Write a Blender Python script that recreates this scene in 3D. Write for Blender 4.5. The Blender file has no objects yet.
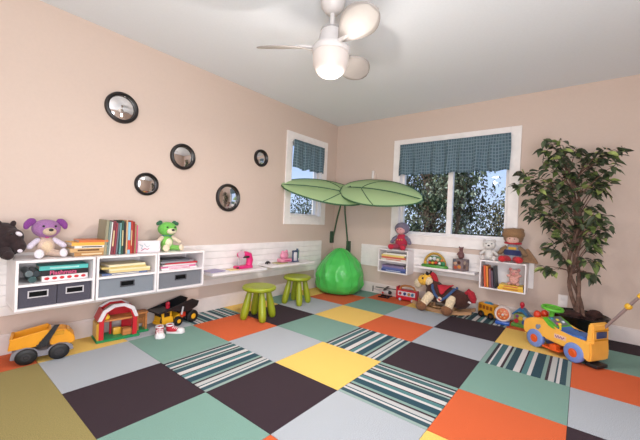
import bpy, bmesh, math, random
from mathutils import noise
from mathutils import Vector, Matrix, Euler
random.seed(11)
PI = math.pi
S = bpy.context.scene
COL = S.collection

# ------------------------------------------------------------------ camera
cam_d = bpy.data.cameras.new('camera')
cam = bpy.data.objects.new('camera', cam_d); COL.objects.link(cam)
yaw, pit, rol = .676, -.006, .044
fw = Vector((math.cos(yaw)*math.cos(pit), math.sin(yaw)*math.cos(pit), math.sin(pit)))
rt = Vector((math.sin(yaw), -math.cos(yaw), 0)); up = rt.cross(fw)
r2 = rt*math.cos(rol) + up*math.sin(rol); u2 = -rt*math.sin(rol) + up*math.cos(rol)
mw = Matrix((r2, u2, -fw)).transposed().to_4x4(); mw.translation = Vector((-.992, -1.519, .947))
cam.matrix_world = mw
cam_d.sensor_width = 36; cam_d.lens = 326.656/640*36; cam_d.clip_start = .02; cam_d.clip_end = 300
S.camera = cam
S.view_settings.view_transform = 'Standard'; S.view_settings.look = 'None'
S.view_settings.gamma = 1; S.view_settings.use_curve_mapping = False
S.view_settings.exposure = 0.38

# ------------------------------------------------------------------ world
W = bpy.data.worlds.new('sky'); S.world = W; W.use_nodes = True
nt = W.node_tree; nt.nodes.clear()
out = nt.nodes.new('ShaderNodeOutputWorld'); bg = nt.nodes.new('ShaderNodeBackground')
tc = nt.nodes.new('ShaderNodeTexCoord'); sep = nt.nodes.new('ShaderNodeSeparateXYZ')
rp = nt.nodes.new('ShaderNodeValToRGB'); nz = nt.nodes.new('ShaderNodeTexNoise'); nz.inputs['Scale'].default_value = 4
cr = nt.nodes.new('ShaderNodeValToRGB'); mx = nt.nodes.new('ShaderNodeMixRGB')
rp.color_ramp.elements[0].position = 0.0; rp.color_ramp.elements[0].color = (.60, .72, .95, 1)
rp.color_ramp.elements[1].position = .5; rp.color_ramp.elements[1].color = (.20, .36, .85, 1)
cr.color_ramp.elements[0].position = .5; cr.color_ramp.elements[0].color = (0, 0, 0, 1)
cr.color_ramp.elements[1].position = .7; cr.color_ramp.elements[1].color = (.7, .7, .7, 1)
mx.inputs[2].default_value = (.8, .86, 1, 1)
L = nt.links.new
L(tc.outputs['Generated'], sep.inputs[0]); L(sep.outputs[2], rp.inputs[0]); L(tc.outputs['Generated'], nz.inputs['Vector'])
L(nz.outputs['Fac'], cr.inputs[0]); L(cr.outputs[0], mx.inputs[0]); L(rp.outputs[0], mx.inputs[1]); L(mx.outputs[0], bg.inputs[0])
bg.inputs[1].default_value = 1.0; L(bg.outputs[0], out.inputs[0])

# ------------------------------------------------------------------ lights
def area(name, loc, direc, sx, sy, power, col):
    d = bpy.data.lights.new(name, 'AREA'); d.shape = 'RECTANGLE'; d.size = sx; d.size_y = sy
    d.energy = power; d.color = col
    o = bpy.data.objects.new(name, d); COL.objects.link(o); o.location = loc
    o.rotation_euler = Vector(direc).to_track_quat('-Z', 'Y').to_euler(); return o
sun_d = bpy.data.lights.new('sun', 'SUN'); sun_d.energy = 3.2; sun_d.angle = .01; sun_d.color = (1, .93, .8)
sun = bpy.data.objects.new('sun', sun_d); COL.objects.link(sun)
sun.rotation_euler = Vector((1, -.03, -1.0)).to_track_quat('-Z', 'Y').to_euler(); sun.location = (0, 0, 8)
# side and rear area lights: added fill at unseen wall openings
area('side_fill', (-.6, -2.58, 1.35), (.25, 1, -.05), 2.2, 1.3, 17, (.98, .97, 1))
area('bounce_flash', (-1.45, -1.95, .7), (.5, .46, .72), 1.3, 1.3, 60, (.97, .98, 1))
area('rear_fill', (-2.5, -1.3, 1.4), (1, .12, -.05), 1.8, 1.3, 14, (1, .97, .95))
fan_l = bpy.data.lights.new('fan_lamp', 'AREA'); fan_l.shape = 'DISK'; fan_l.size = .11; fan_l.energy = 14; fan_l.color = (1, .93, .86)
fan_lo = bpy.data.objects.new('fan_lamp', fan_l); COL.objects.link(fan_lo); fan_lo.location = (.539, -.318, 1.784)
fan_p = bpy.data.lights.new('fan_bulb', 'POINT'); fan_p.energy = 8; fan_p.color = (1, .92, .84); fan_p.shadow_soft_size = .03
fan_po = bpy.data.objects.new('fan_bulb', fan_p); COL.objects.link(fan_po); fan_po.location = (.539, -.318, 1.69)

# ------------------------------------------------------------------ materials
def lin(h):
    h = h.lstrip('#'); c = [int(h[i:i+2], 16)/255 for i in (0, 2, 4)]
    return tuple((x/12.92 if x <= .04045 else ((x+.055)/1.055)**2.4) for x in c) + (1,)
MC = {}
def mat(hexc, rough=.55, kind='plain', name=None, **k):
    key = (hexc, rough, kind, tuple(sorted(k.items())))
    if key in MC: return MC[key]
    m = bpy.data.materials.new(name or kind+'_'+hexc.lstrip('#')); m.use_nodes = True; t = m.node_tree
    b = t.nodes['Principled BSDF']; b.inputs['Base Color'].default_value = lin(hexc); b.inputs['Roughness'].default_value = rough
    if 'metal' in k: b.inputs['Metallic'].default_value = k['metal']
    if kind != 'plain':
        sc, amp, bump, dist = {'plush': (60, .22, .8, .006), 'carpet': (260, .30, .9, .003), 'wall': (60, .012, .05, .001), 'wood': (14, .3, .15, .002),
                        'cloth': (180, .15, .4, .002), 'leaf': (9, .55, .2, .002), 'bark': (30, .5, .8, .006), 'wrinkle': (5, .06, .12, .02),
                        'plastic': (12, .05, .03, .001)}[kind]
        co = t.nodes.new('ShaderNodeTexCoord'); n = t.nodes.new('ShaderNodeTexNoise'); n.inputs['Scale'].default_value = sc; n.inputs['Detail'].default_value = 3
        mp = t.nodes.new('ShaderNodeMapping')
        if kind == 'wood': mp.inputs['Scale'].default_value = (.4, 4, 4)
        t.links.new(co.outputs['Object'], mp.inputs[0]); t.links.new(mp.outputs[0], n.inputs['Vector'])
        c = lin(hexc); r = t.nodes.new('ShaderNodeValToRGB')
        r.color_ramp.elements[0].position = .3; r.color_ramp.elements[1].position = .7
        r.color_ramp.elements[0].color = tuple(x*(1-amp) for x in c[:3]) + (1,)
        r.color_ramp.elements[1].color = tuple(min(1, x*(1+amp)) for x in c[:3]) + (1,)
        t.links.new(n.outputs['Fac'], r.inputs[0]); t.links.new(r.outputs[0], b.inputs['Base Color'])
        bp = t.nodes.new('ShaderNodeBump'); bp.inputs['Strength'].default_value = bump; bp.inputs['Distance'].default_value = dist
        t.links.new(n.outputs['Fac'], bp.inputs['Height']); t.links.new(bp.outputs[0], b.inputs['Normal'])
        if kind in ('plush',): b.inputs['Sheen Weight'].default_value = .12; b.inputs['Roughness'].default_value = .9
    MC[key] = m; return m
def plush(h): return mat(h, .9, 'plush')
def plas(h, r=.3): return mat(h, r, 'plastic')
def emis(hexc, st, name):
    m = bpy.data.materials.new(name); m.use_nodes = True; b = m.node_tree.nodes['Principled BSDF']
    b.inputs['Base Color'].default_value = lin(hexc); b.inputs['Emission Color'].default_value = lin(hexc); b.inputs['Emission Strength'].default_value = st; return m
def ramp_mat(name, axis, cols, period=.5, rough=.9, bump=True, off=0.):
    """constant bands of colour across one object axis"""
    m = bpy.data.materials.new(name); m.use_nodes = True; t = m.node_tree; b = t.nodes['Principled BSDF']; b.inputs['Roughness'].default_value = rough
    co = t.nodes.new('ShaderNodeTexCoord'); s = t.nodes.new('ShaderNodeSeparateXYZ'); t.links.new(co.outputs['Object'], s.inputs[0])
    ad = t.nodes.new('ShaderNodeMath'); ad.operation = 'ADD'; ad.inputs[1].default_value = off + 20*period
    dv = t.nodes.new('ShaderNodeMath'); dv.operation = 'DIVIDE'; dv.inputs[1].default_value = period
    fr = t.nodes.new('ShaderNodeMath'); fr.operation = 'FRACT'
    t.links.new(s.outputs[axis], ad.inputs[0]); t.links.new(ad.outputs[0], dv.inputs[0]); t.links.new(dv.outputs[0], fr.inputs[0])
    r = t.nodes.new('ShaderNodeValToRGB'); r.color_ramp.interpolation = 'CONSTANT'
    tot = sum(w for _, w in cols); p = 0
    for i, (c, w) in enumerate(cols):
        e = r.color_ramp.elements[0] if i == 0 else (r.color_ramp.elements[1] if i == 1 else r.color_ramp.elements.new(p/tot))
        e.position = p/tot; e.color = lin(c); p += w
    t.links.new(fr.outputs[0], r.inputs[0]); t.links.new(r.outputs[0], b.inputs['Base Color'])
    if bump:
        n = t.nodes.new('ShaderNodeTexNoise'); n.inputs['Scale'].default_value = 260; bp = t.nodes.new('ShaderNodeBump'); bp.inputs['Distance'].default_value = .003
        t.links.new(co.outputs['Object'], n.inputs['Vector']); t.links.new(n.outputs['Fac'], bp.inputs['Height']); t.links.new(bp.outputs[0], b.inputs['Normal'])
    return m
WHITE = mat('#e6e1e0', .4, 'plastic', name='white_lacquer')
TRIM = mat('#ece6e4', .45, 'plastic', name='white_trim_paint'); BASEM = mat('#dccfca', .5, 'plastic', name='baseboard_paint')
BLACK = plas('#101012'); DARK = plas('#1c1a1c', .5)

# ------------------------------------------------------------------ mesh builder
class G:
    def __init__(s): s.bm = bmesh.new(); s.mi = 0
    def _fin(s, vs, M):
        if M is not None: bmesh.ops.transform(s.bm, matrix=M, verts=vs)
        fs = set(f for v in vs for f in v.link_faces)
        for f in fs: f.material_index = s.mi
        return vs
    def m(s, i): s.mi = i; return s
    def box(s, x0, x1, y0, y1, z0, z1, rot=None, bev=0):
        r = bmesh.ops.create_cube(s.bm, size=1)['verts']
        M = Matrix.Translation(((x0+x1)/2, (y0+y1)/2, (z0+z1)/2))
        if rot: M = M @ Euler(rot).to_matrix().to_4x4()
        M = M @ Matrix.Diagonal((abs(x1-x0), abs(y1-y0), abs(z1-z0), 1))
        s._fin(r, M)
        if bev:
            es = list(set(e for v in r for e in v.link_edges))
            q = bmesh.ops.bevel(s.bm, geom=es, offset=bev, segments=2, affect='EDGES', profile=.5)
            for f in q['faces']: f.material_index = s.mi
        return s
    def ell(s, c, r, rot=(0, 0, 0), seg=16):
        if isinstance(r, (int, float)): r = (r, r, r)
        v = bmesh.ops.create_uvsphere(s.bm, u_segments=seg, v_segments=max(6, seg*2//3), radius=1)['verts']
        s._fin(v, Matrix.Translation(c) @ Euler(rot).to_matrix().to_4x4() @ Matrix.Diagonal((*r, 1))); return s
    def cone(s, p0, p1, r0, r1, seg=16, caps=True):
        p0, p1 = Vector(p0), Vector(p1); d = p1-p0
        v = bmesh.ops.create_cone(s.bm, cap_ends=caps, segments=seg, radius1=r0, radius2=r1, depth=d.length)['verts']
        s._fin(v, Matrix.Translation((p0+p1)/2) @ d.to_track_quat('Z', 'Y').to_matrix().to_4x4()); return s
    def cyl(s, p0, p1, r, seg=16): return s.cone(p0, p1, r, r, seg)
    def tube(s, pts, r, seg=8):
        pts = [Vector(p) for p in pts]; n = len(pts)
        rs = r if isinstance(r, (list, tuple)) else [r]*n
        rings = []; prev = None
        for i, p in enumerate(pts):
            d = (pts[min(i+1, n-1)]-pts[max(i-1, 0)]).normalized()
            if prev is None: a = d.orthogonal().normalized()
            else: a = (prev - d*prev.dot(d)).normalized()
            prev = a; b = d.cross(a)
            rings.append([s.bm.verts.new(p + (a*math.cos(2*PI*k/seg)+b*math.sin(2*PI*k/seg))*rs[i]) for k in range(seg)])
        for i in range(n-1):
            for k in range(seg):
                f = s.bm.faces.new((rings[i][k], rings[i][(k+1) % seg], rings[i+1][(k+1) % seg], rings[i+1][k])); f.material_index = s.mi
        for R in (rings[0][::-1], rings[-1]):
            f = s.bm.faces.new(R); f.material_index = s.mi
        return s
    def lathe(s, prof, c=(0, 0, 0), seg=32, rot=None, sc=(1, 1, 1)):
        M = Matrix.Translation(c) @ (Euler(rot).to_matrix().to_4x4() if rot else Matrix()) @ Matrix.Diagonal((*sc, 1))
        rings = []
        for r, z in prof:
            if r < 1e-6: rings.append([s.bm.verts.new(M @ Vector((0, 0, z)))])
            else: rings.append([s.bm.verts.new(M @ Vector((r*math.cos(2*PI*k/seg), r*math.sin(2*PI*k/seg), z))) for k in range(seg)])
        for A, B in zip(rings, rings[1:]):
            for k in range(seg):
                j = (k+1) % seg
                if len(A) == 1 and len(B) == 1: continue
                if len(A) == 1: vs = (A[0], B[j], B[k])
                elif len(B) == 1: vs = (A[k], A[j], B[0])
                else: vs = (A[k], A[j], B[j], B[k])
                f = s.bm.faces.new(vs); f.material_index = s.mi
        return s
    def prism(s, poly, y0, y1, M=None, bev=0):
        """poly in x,z extruded along y"""
        A = [s.bm.verts.new((x, y0, z)) for x, z in poly]; B = [s.bm.verts.new((x, y1, z)) for x, z in poly]; n = len(poly)
        fs = [s.bm.faces.new(A), s.bm.faces.new(B[::-1])]
        for i in range(n): fs.append(s.bm.faces.new((A[(i+1) % n], A[i], B[i], B[(i+1) % n])))
        for f in fs: f.material_index = s.mi
        if bev:
            q = bmesh.ops.bevel(s.bm, geom=list(set(e for v in A+B for e in v.link_edges)), offset=bev, segments=2, affect='EDGES')
            for f in q['faces']: f.material_index = s.mi
        elif M is not None: bmesh.ops.transform(s.bm, matrix=M, verts=A+B)
        return s
    def grid(s, nu, nv, fn, close=False):
        V = [[s.bm.verts.new(fn(i/nu, j/nv)) for j in range(nv+1)] for i in range(nu+1)]
        for i in range(nu):
            for j in range(nv):
                f = s.bm.faces.new((V[i][j], V[i+1][j], V[i+1][j+1], V[i][j+1])); f.material_index = s.mi
        return s
    def build(s, name, mats, parent=None, smooth=True, remesh=0, solid=0, bevel=0, sub=0, merge=False, loc=None, rot=None):
        if merge: bmesh.ops.remove_doubles(s.bm, verts=s.bm.verts, dist=1e-5)
        bmesh.ops.recalc_face_normals(s.bm, faces=s.bm.faces)
        me = bpy.data.meshes.new(name); s.bm.to_mesh(me); s.bm.free()
        if not isinstance(mats, (list, tuple)): mats = [mats]
        for x in mats: me.materials.append(x)
        if smooth:
            for p in me.polygons: p.use_smooth = True
            if hasattr(me, 'set_sharp_from_angle'): me.set_sharp_from_angle(angle=math.radians(40))
        o = bpy.data.objects.new(name, me); COL.objects.link(o)
        if parent: o.parent = parent
        if loc is not None: o.location = loc
        if rot is not None: o.rotation_euler = rot
        if remesh:
            q = o.modifiers.new('r', 'REMESH'); q.mode = 'VOXEL'; q.voxel_size = remesh; q.use_smooth_shade = True
            q = o.modifiers.new('s', 'SMOOTH'); q.factor = .6; q.iterations = 4
        if solid: q = o.modifiers.new('t', 'SOLIDIFY'); q.thickness = solid; q.offset = 0
        if bevel: q = o.modifiers.new('b', 'BEVEL'); q.width = bevel; q.segments = 2; q.limit_method = 'ANGLE'
        if sub: q = o.modifiers.new('u', 'SUBSURF'); q.levels = sub; q.render_levels = sub
        return o
def tag(o, label=None, cat=None, group=None, kind=None):
    if label: o['label'] = label
    if cat: o['category'] = cat
    if group: o['group'] = group
    if kind: o['kind'] = kind
    return o
def thing(name, label, cat, loc=(0, 0, 0), rz=0, group=None, rot=None):
    o = bpy.data.objects.new(name, None); COL.objects.link(o); o.empty_display_size = .05
    o.location = loc; o.rotation_euler = rot if rot else (0, 0, rz); return tag(o, label, cat, group)
def struct(g, name, m, **k):
    o = g.build(name, m, **k)
    if o.parent is None: o['kind'] = 'structure'
    return o
def copy_tree(o, parent=None):
    c = o.copy(); COL.objects.link(c); c.parent = parent
    for ch in list(o.children): copy_tree(ch, c)
    return c
def text(name, body, size, m, parent, loc, rot, depth=.0008, sx=1.):
    cu = bpy.data.curves.new(name, 'FONT'); cu.body = body; cu.size = size; cu.extrude = depth; cu.align_x = 'CENTER'; cu.align_y = 'CENTER'; cu.offset = size*.02
    t = bpy.data.objects.new('tmp', cu); COL.objects.link(t); bpy.context.view_layer.update()
    me = bpy.data.meshes.new_from_object(t.evaluated_get(bpy.context.evaluated_depsgraph_get())); bpy.data.objects.remove(t)
    me.materials.clear(); me.materials.append(m)
    o = bpy.data.objects.new(name, me); COL.objects.link(o); o.parent = parent; o.location = loc; o.rotation_euler = rot; o.scale = (sx, 1, 1); return o

# ------------------------------------------------------------------ room shell
XB, YL, ZC = 2.838, 1.293, 2.285
XR, YR = -2.7, -2.75           # wall behind the camera, wall on the right
T = .14
WALLM = mat('#cdb9ad', .85, 'wall', name='beige_wall_paint')
CEILM = mat('#e2e7ee', .9, 'wall', name='white_ceiling_paint')
def wall_holes(g, axis, at, thick, a0, a1, holes):
    """wall slab on plane axis=at, running a0..a1, with rectangular openings (b0,b1,z0,z1)"""
    def bx(b0, b1, z0, z1):
        if b1-b0 < 1e-4 or z1-z0 < 1e-4: return
        lo, hi = min(at, at+thick), max(at, at+thick)
        if axis == 'x': g.box(lo, hi, b0, b1, z0, z1)
        else: g.box(b0, b1, lo, hi, z0, z1)
    cur = a0
    for b0, b1, z0, z1 in sorted(holes):
        bx(cur, b0, 0, ZC); bx(b0, b1, 0, z0); bx(b0, b1, z1, ZC); cur = b1
    bx(cur, a1, 0, ZC)
LW = (1.90, 2.50, .955, 1.89)     # left window opening x0,x1,z0,z1
BW = (-.915, .285, .795, 1.865)   # back window opening y0,y1,z0,z1
g = G(); wall_holes(g, 'y', YL, T, XR, XB+T, [LW]); struct(g, 'wall_left', WALLM, smooth=False)
g = G(); wall_holes(g, 'x', XB, T, YR-T, YL, [BW]); struct(g, 'wall_back', WALLM, smooth=False)
g = G(); wall_holes(g, 'y', YR, -T, XR, XB, [(-1.7, .5, .7, 2.0)]); struct(g, 'wall_right', WALLM, smooth=False)  # unseen opening, added to carry the side fill light
g = G(); wall_holes(g, 'x', XR, -T, YR-T, YL+T, [(-2.2, -.4, .7, 2.1)]); struct(g, 'wall_rear', WALLM, smooth=False)  # unseen opening, added to carry the rear fill light
g = G(); g.box(XR-T, XB+T, YR-T, YL+T, ZC, ZC+.15); struct(g, 'ceiling', CEILM, smooth=False)

# carpet tiles: half-metre squares, seams are narrow grooves
PAL = {'t': '#76998d', 'o': '#cd5c2e', 'y': '#e8be62', 'g': '#a8adb3', 'd': '#2e1d26', 'v': '#928450'}
mats = [mat(PAL[k], .95, 'carpet', name='carpet_'+n) for k, n in zip('toygdv', ('teal', 'orange', 'yellow', 'grey', 'plum', 'olive'))]
ST = [('#8fa39c', 2), ('#2b4a55', 3), ('#c9c6c4', 1.5), ('#2b4a55', 1), ('#b9bab8', 3), ('#33222c', 1.5), ('#7f9c93', 2), ('#1f4350', 5),
      ('#c9c6c4', 2), ('#4c7a7c', 3), ('#33222c', 1), ('#c9c6c4', 3.5), ('#24454f', 4), ('#93a8a1', 1.5), ('#33222c', 1.5), ('#c9c6c4', 2), ('#3c6266', 4), ('#c9c6c4', 1), ('#2b2730', 2), ('#7f9c93', 3)]
mats += [ramp_mat('carpet_stripes_lengthwise', 1, ST), ramp_mat('carpet_stripes_crosswise', 0, ST)]
mats += [mat('#2a2622', .95, name='carpet_seam')]
IDX = {'t': 0, 'o': 1, 'y': 2, 'g': 3, 'd': 4, 'v': 5, 'S': 6, 'C': 7}
ROWS = {  # row (away from left wall) -> colours for columns 0..5
 -3: 'tCytyo', -2: 'toogdt'[:0] + 'todgot', -1: 'Sgtyto', 0: 'dySogy', 1: 'gCdgdS', 2: 'yotSyo', 3: 'tdgotd', 4: 'gtyodg', 5: 'yodgty'}
ROWS[-2] = 'todgot'; ROWS[-3] = 'gCyty t'.replace(' ', '')[:5] + 't'
EX = {(-1, -3): 'y', (-1, -2): 'g', (-1, -1): 'd', (-1, 0): 't', (-2, -3): 'o', (-3, -3): 't', (-4, -3): 'y', (-1, 1): 'o', (-1, 2): 'g', (-1, 3): 'y', (-1, 4): 't', (-1, 5): 'd'}
g = G(); gap = .0012
g.m(8).box(XR-T, XB+T, YR-T, YL+T, -.12, -.004)
for u in range(-6, 6):
    for v in range(-3, 6):
        x0, x1 = max(XR, .5*u), min(XB, .5*u+.5); y1, y0 = min(YL, -.5*v), max(YR, -.5*v-.5)
        if x1 <= x0 or y1 <= y0: continue
        if u >= 0: c = ROWS[v][u]
        elif (u, v) in EX: c = EX[(u, v)]
        else: c = 'v'
        k = 0 if c == 'v' else gap
        g.m(IDX[c]).box(x0+k, x1-k, y0+k, y1-k, -.006, 0)
struct(g, 'floor', mats, smooth=False)

# baseboards
g = G(); g.box(XR, XB, YL-.014, YL, 0, .115); g.box(XR, XB, YL-.009, YL, .115, .13); struct(g, 'baseboard_left', BASEM, smooth=False)
g = G(); g.box(XB-.014, XB, YR, YL-.014, 0, .115); g.box(XB-.009, XB, YR, YL-.014, .115, .13); struct(g, 'baseboard_back', BASEM, smooth=False)

# windows ---------------------------------------------------------------
def glass_mat():
    m = bpy.data.materials.new('window_glass'); m.use_nodes = True; t = m.node_tree; t.nodes.clear()
    o = t.nodes.new('ShaderNodeOutputMaterial'); a = t.nodes.new('ShaderNodeBsdfTransparent'); b = t.nodes.new('ShaderNodeBsdfGlossy'); b.inputs['Roughness'].default_value = .02
    x = t.nodes.new('ShaderNodeMixShader'); x.inputs[0].default_value = .02
    a.inputs[0].default_value = (.95, .97, .97, 1)
    t.links.new(a.outputs[0], x.inputs[1]); t.links.new(b.outputs[0], x.inputs[2]); t.links.new(x.outputs[0], o.inputs[0]); return m
GLASS = glass_mat()
def window(n, w, z0, z1, cw, ct, cb, mull, M):
    """local: x along wall (image right), y=0 wall face, +y outdoors"""
    root = bpy.data.objects.new('window_%d' % n, None); COL.objects.link(root); root['kind'] = 'structure'; root.location = M[0]; root.rotation_euler = (0, 0, M[1])
    h = w/2
    g = G()
    g.box(-h-cw, -h, -.018, 0, z0-cb, z1+ct); g.box(h, h+cw, -.018, 0, z0-cb, z1+ct)
    g.box(-h, h, -.018, 0, z1, z1+ct); g.box(-h, h, -.018, 0, z0-cb, z0)
    g.build('window_casing', TRIM, root, smooth=False, bevel=.003)
    g = G(); g.box(-h-.0, h+.0, -.03, .06, z0-.012, z0+.012); g.build('window_sill', TRIM, root, smooth=False, bevel=.003)
    g = G(); f = .035; a, b = .05, .10
    g.box(-h, -h+f, a, b, z0, z1); g.box(h-f, h, a, b, z0, z1); g.box(-h+f, h-f, a, b, z0, z0+f); g.box(-h+f, h-f, a, b, z1-f, z1)
    if mull: g.box(-.028+mull-1, .028+mull-1, a, b, z0+f, z1-f)
    g.build('window_frame', TRIM, root, smooth=False)
    g = G(); g.box(-h+f, h-f, .073, .078, z0+f, z1-f); g.build('window_glass', GLASS, root, smooth=False)
    # jamb lining
    g = G(); g.box(-h-.001, -h+.006, 0, .14, z0, z1); g.box(h-.006, h+.001, 0, .14, z0, z1); g.box(-h, h, 0, .14, z1-.006, z1+.001); g.build('window_jamb', TRIM, root, smooth=False)
    return root
window(1, LW[1]-LW[0], LW[2], LW[3], .10, .10, .10, 0, ((2.20, YL, 0), 0))
window(2, BW[1]-BW[0], BW[2], BW[3], .097, .105, .115, 1.0, ((XB, (BW[0]+BW[1])/2, 0), -PI/2))

# valance curtains --------------------------------------------------------
def curtain_mat():
    m = bpy.data.materials.new('blue_grey_plaid_cotton'); m.use_nodes = True; t = m.node_tree; b = t.nodes['Principled BSDF']; b.inputs['Roughness'].default_value = .9
    co = t.nodes.new('ShaderNodeTexCoord'); mp = t.nodes.new('ShaderNodeMapping'); mp.inputs['Scale'].default_value = (1, 1, 1)
    br = t.nodes.new('ShaderNodeTexBrick'); br.offset = 0; br.inputs['Scale'].default_value = 1; br.inputs['Brick Width'].default_value = .035; br.inputs['Row Height'].default_value = .035; br.inputs['Mortar Size'].default_value = .004
    br.inputs['Color1'].default_value = lin('#5b7280'); br.inputs['Color2'].default_value = lin('#68838f'); br.inputs['Mortar'].default_value = lin('#8ba1ad')
    t.links.new(co.outputs['UV'], mp.inputs[0]); t.links.new(mp.outputs[0], br.inputs['Vector']); t.links.new(br.outputs[0], b.inputs['Base Color'])
    tr = t.nodes.new('ShaderNodeBsdfTranslucent'); x = t.nodes.new('ShaderNodeMixShader'); x.inputs[0].default_value = .35
    t.links.new(br.outputs[0], tr.inputs[0]); t.links.new(b.outputs[0], x.inputs[1]); t.links.new(tr.outputs[0], x.inputs[2]); t.links.new(x.outputs[0], t.nodes['Material Output'].inputs[0]); return m
CURT = curtain_mat()
def curtain(w, z0, z1, loc, rz, label, sd):
    random.seed(sd); ph = [random.uniform(0, 6) for _ in range(6)]
    root = thing('valance_curtain', label, 'curtain', loc, rz)
    nu, nv = int(w*110), 14
    me = bmesh.new(); uvl = me.loops.layers.uv.new('uv'); V = []
    for i in range(nu+1):
        col = []; u = i/nu; X = (u-.5)*w
        for j in range(nv+1):
            v = j/nv
            a = .004+.016*v
            y = -.03 + a*(math.sin(X*38+ph[0]+1.4*math.sin(X*7+ph[1])) + .5*math.sin(X*83+ph[2])) * (1 if v > .12 else .5)
            zb = z0 + .007*math.sin(X*23+ph[3]) + .006*math.sin(X*51+ph[4])
            col.append(me.verts.new((X + .004*math.sin(v*5+X*20), y, z1+(zb-z1)*v)))
        V.append(col)
    for i in range(nu):
        for j in range(nv):
            f = me.faces.new((V[i][j], V[i+1][j], V[i+1][j+1], V[i][j+1])); f.smooth = True
            for lp, (a, b) in zip(f.loops, ((i, j), (i+1, j), (i+1, j+1), (i, j+1))): lp[uvl].uv = (a/nu*w*1.3, b/nv*(z1-z0))
    m = bpy.data.meshes.new('fabric'); me.to_mesh(m); me.free(); m.materials.append(CURT)
    o = bpy.data.objects.new('fabric', m); COL.objects.link(o); o.parent = root
    q = o.modifiers.new('t', 'SOLIDIFY'); q.thickness = .002
    g = G(); g.cyl((-w/2-.012, -.008, z1-.022), (w/2+.012, -.008, z1-.022), .005, 10); g.cyl((-w/2-.012, -.008, z1-.022), (-w/2-.012, .0, z1-.022), .005, 8); g.cyl((w/2+.012, -.008, z1-.022), (w/2+.012, .0, z1-.022), .005, 8)
    g.build('curtain_rod', WHITE, root)
    return root
curtain(.60, 1.545, 1.895, (2.185, YL-.022, 0), 0, 'short blue-grey plaid valance across the narrow window on the left wall', 1)
curtain(1.21, 1.52, 1.90, (XB-.022, -.32, 0), -PI/2, 'wide blue-grey plaid valance gathered across the double window behind the toys', 2)

# slatted wall panels -----------------------------------------------------
def slat_panel(name, length, z0, z1, loc, rz, label):
    g = G(); n = 6; h = (z1-z0)/n
    g.box(0, length, -.008, 0, z0, z1)
    for i in range(n): g.box(0, length, -.018, -.008, z0+i*h+.003, z0+(i+1)*h-.003)
    o = g.build(name, TRIM, None, smooth=False); o.location = loc; o.rotation_euler = (0, 0, rz); return tag(o, label, 'wall panel')
slat_panel('slatted_wall_panel', 3.6, .245, .64, (-1.05, YL, 0), 0, 'long white horizontal slat panel on the left wall behind the cubes and low shelves')
slat_panel('slatted_wall_panel', 1.97, .345, .625, (XB, .80, 0), -PI/2, 'white horizontal slat panel under the double window on the back wall')

# outlets
def outlet(x, z, loc, rz, label, two=1):
    r = thing('wall_outlet', label, 'outlet', loc, rz)
    g = G(); g.box(-.036*two, .036*two, -.005, 0, -.058, .058, bev=.002); g.build('cover_plate', TRIM, r)
    for k in (-1, 1):
        g = G(); g.box(-.017, .017, -.007, -.004, k*.024-.014, k*.024+.014, bev=.003); g.build('socket', WHITE, r)
outlet(0, 0, (XB, -1.405, .27), -PI/2, 'white wall outlet plate below the slat panel, left of the tree pot', 1)
outlet(0, 0, (2.47, YL, .185), 0, 'small white wall outlet beside the green bean bag')
r = thing('night_light', 'small pale plug-in fitting high on the wall between the two windows', 'wall fitting', (XB, .66, 1.53), -PI/2)
g = G(); g.box(-.035, .035, -.006, 0, -.055, .055, bev=.002); g.build('cover_plate', WALLM, r)
g = G(); g.box(-.02, .005, -.035, -.006, -.03, .075, bev=.004); g.build('lamp_tube', WHITE, r)

# ------------------------------------------------------------------ mirrors
MIR = bpy.data.materials.new('mirror_glass'); MIR.use_nodes = True
b_ = MIR.node_tree.nodes['Principled BSDF']; b_.inputs['Metallic'].default_value = 1; b_.inputs['Roughness'].default_value = .03; b_.inputs['Base Color'].default_value = (.85, .83, .83, 1)
for x, z, r, fr, lab, tilt in ((0.0, 1.73, .118, .026, 'largest round black-framed mirror, highest on the left wall', (.06, .05)),
                      (.508, 1.44, .115, .026, 'round black-framed mirror left of centre, above the green toy dog', (.02, 0)),
                      (.206, 1.163, .094, .022, 'small round black-framed mirror above the row of upright books', (0, -.06)),
                      (1.003, 1.112, .140, .026, 'round black-framed mirror hung lowest, right of the green toy dog', (.03, .04)),
                      (1.412, 1.582, .095, .026, 'smallest round black-framed mirror nearest the narrow window', (0, .05))):
    t = thing('round_wall_mirror', lab, 'mirror', (x, YL, z), 0)
    g = G(); g.lathe([(r-fr, .006), (r-fr, .022), (r-fr*.6, .03), (r-.004, .026), (r, .018), (r, 0), (r-fr, 0), (r-fr, .006)], rot=(PI/2, 0, 0), seg=48); g.build('frame', plas('#171214', .35), t)
    g = G(); R = r-fr+.001; g.lathe([(0, .016)] + [(R*k/6, .016-.008*(k/6)**2) for k in range(1, 7)] + [(R, .002), (0, .002)], rot=(PI/2, 0, 0), seg=48); g.build('mirror_glass', MIR, t)

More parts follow.
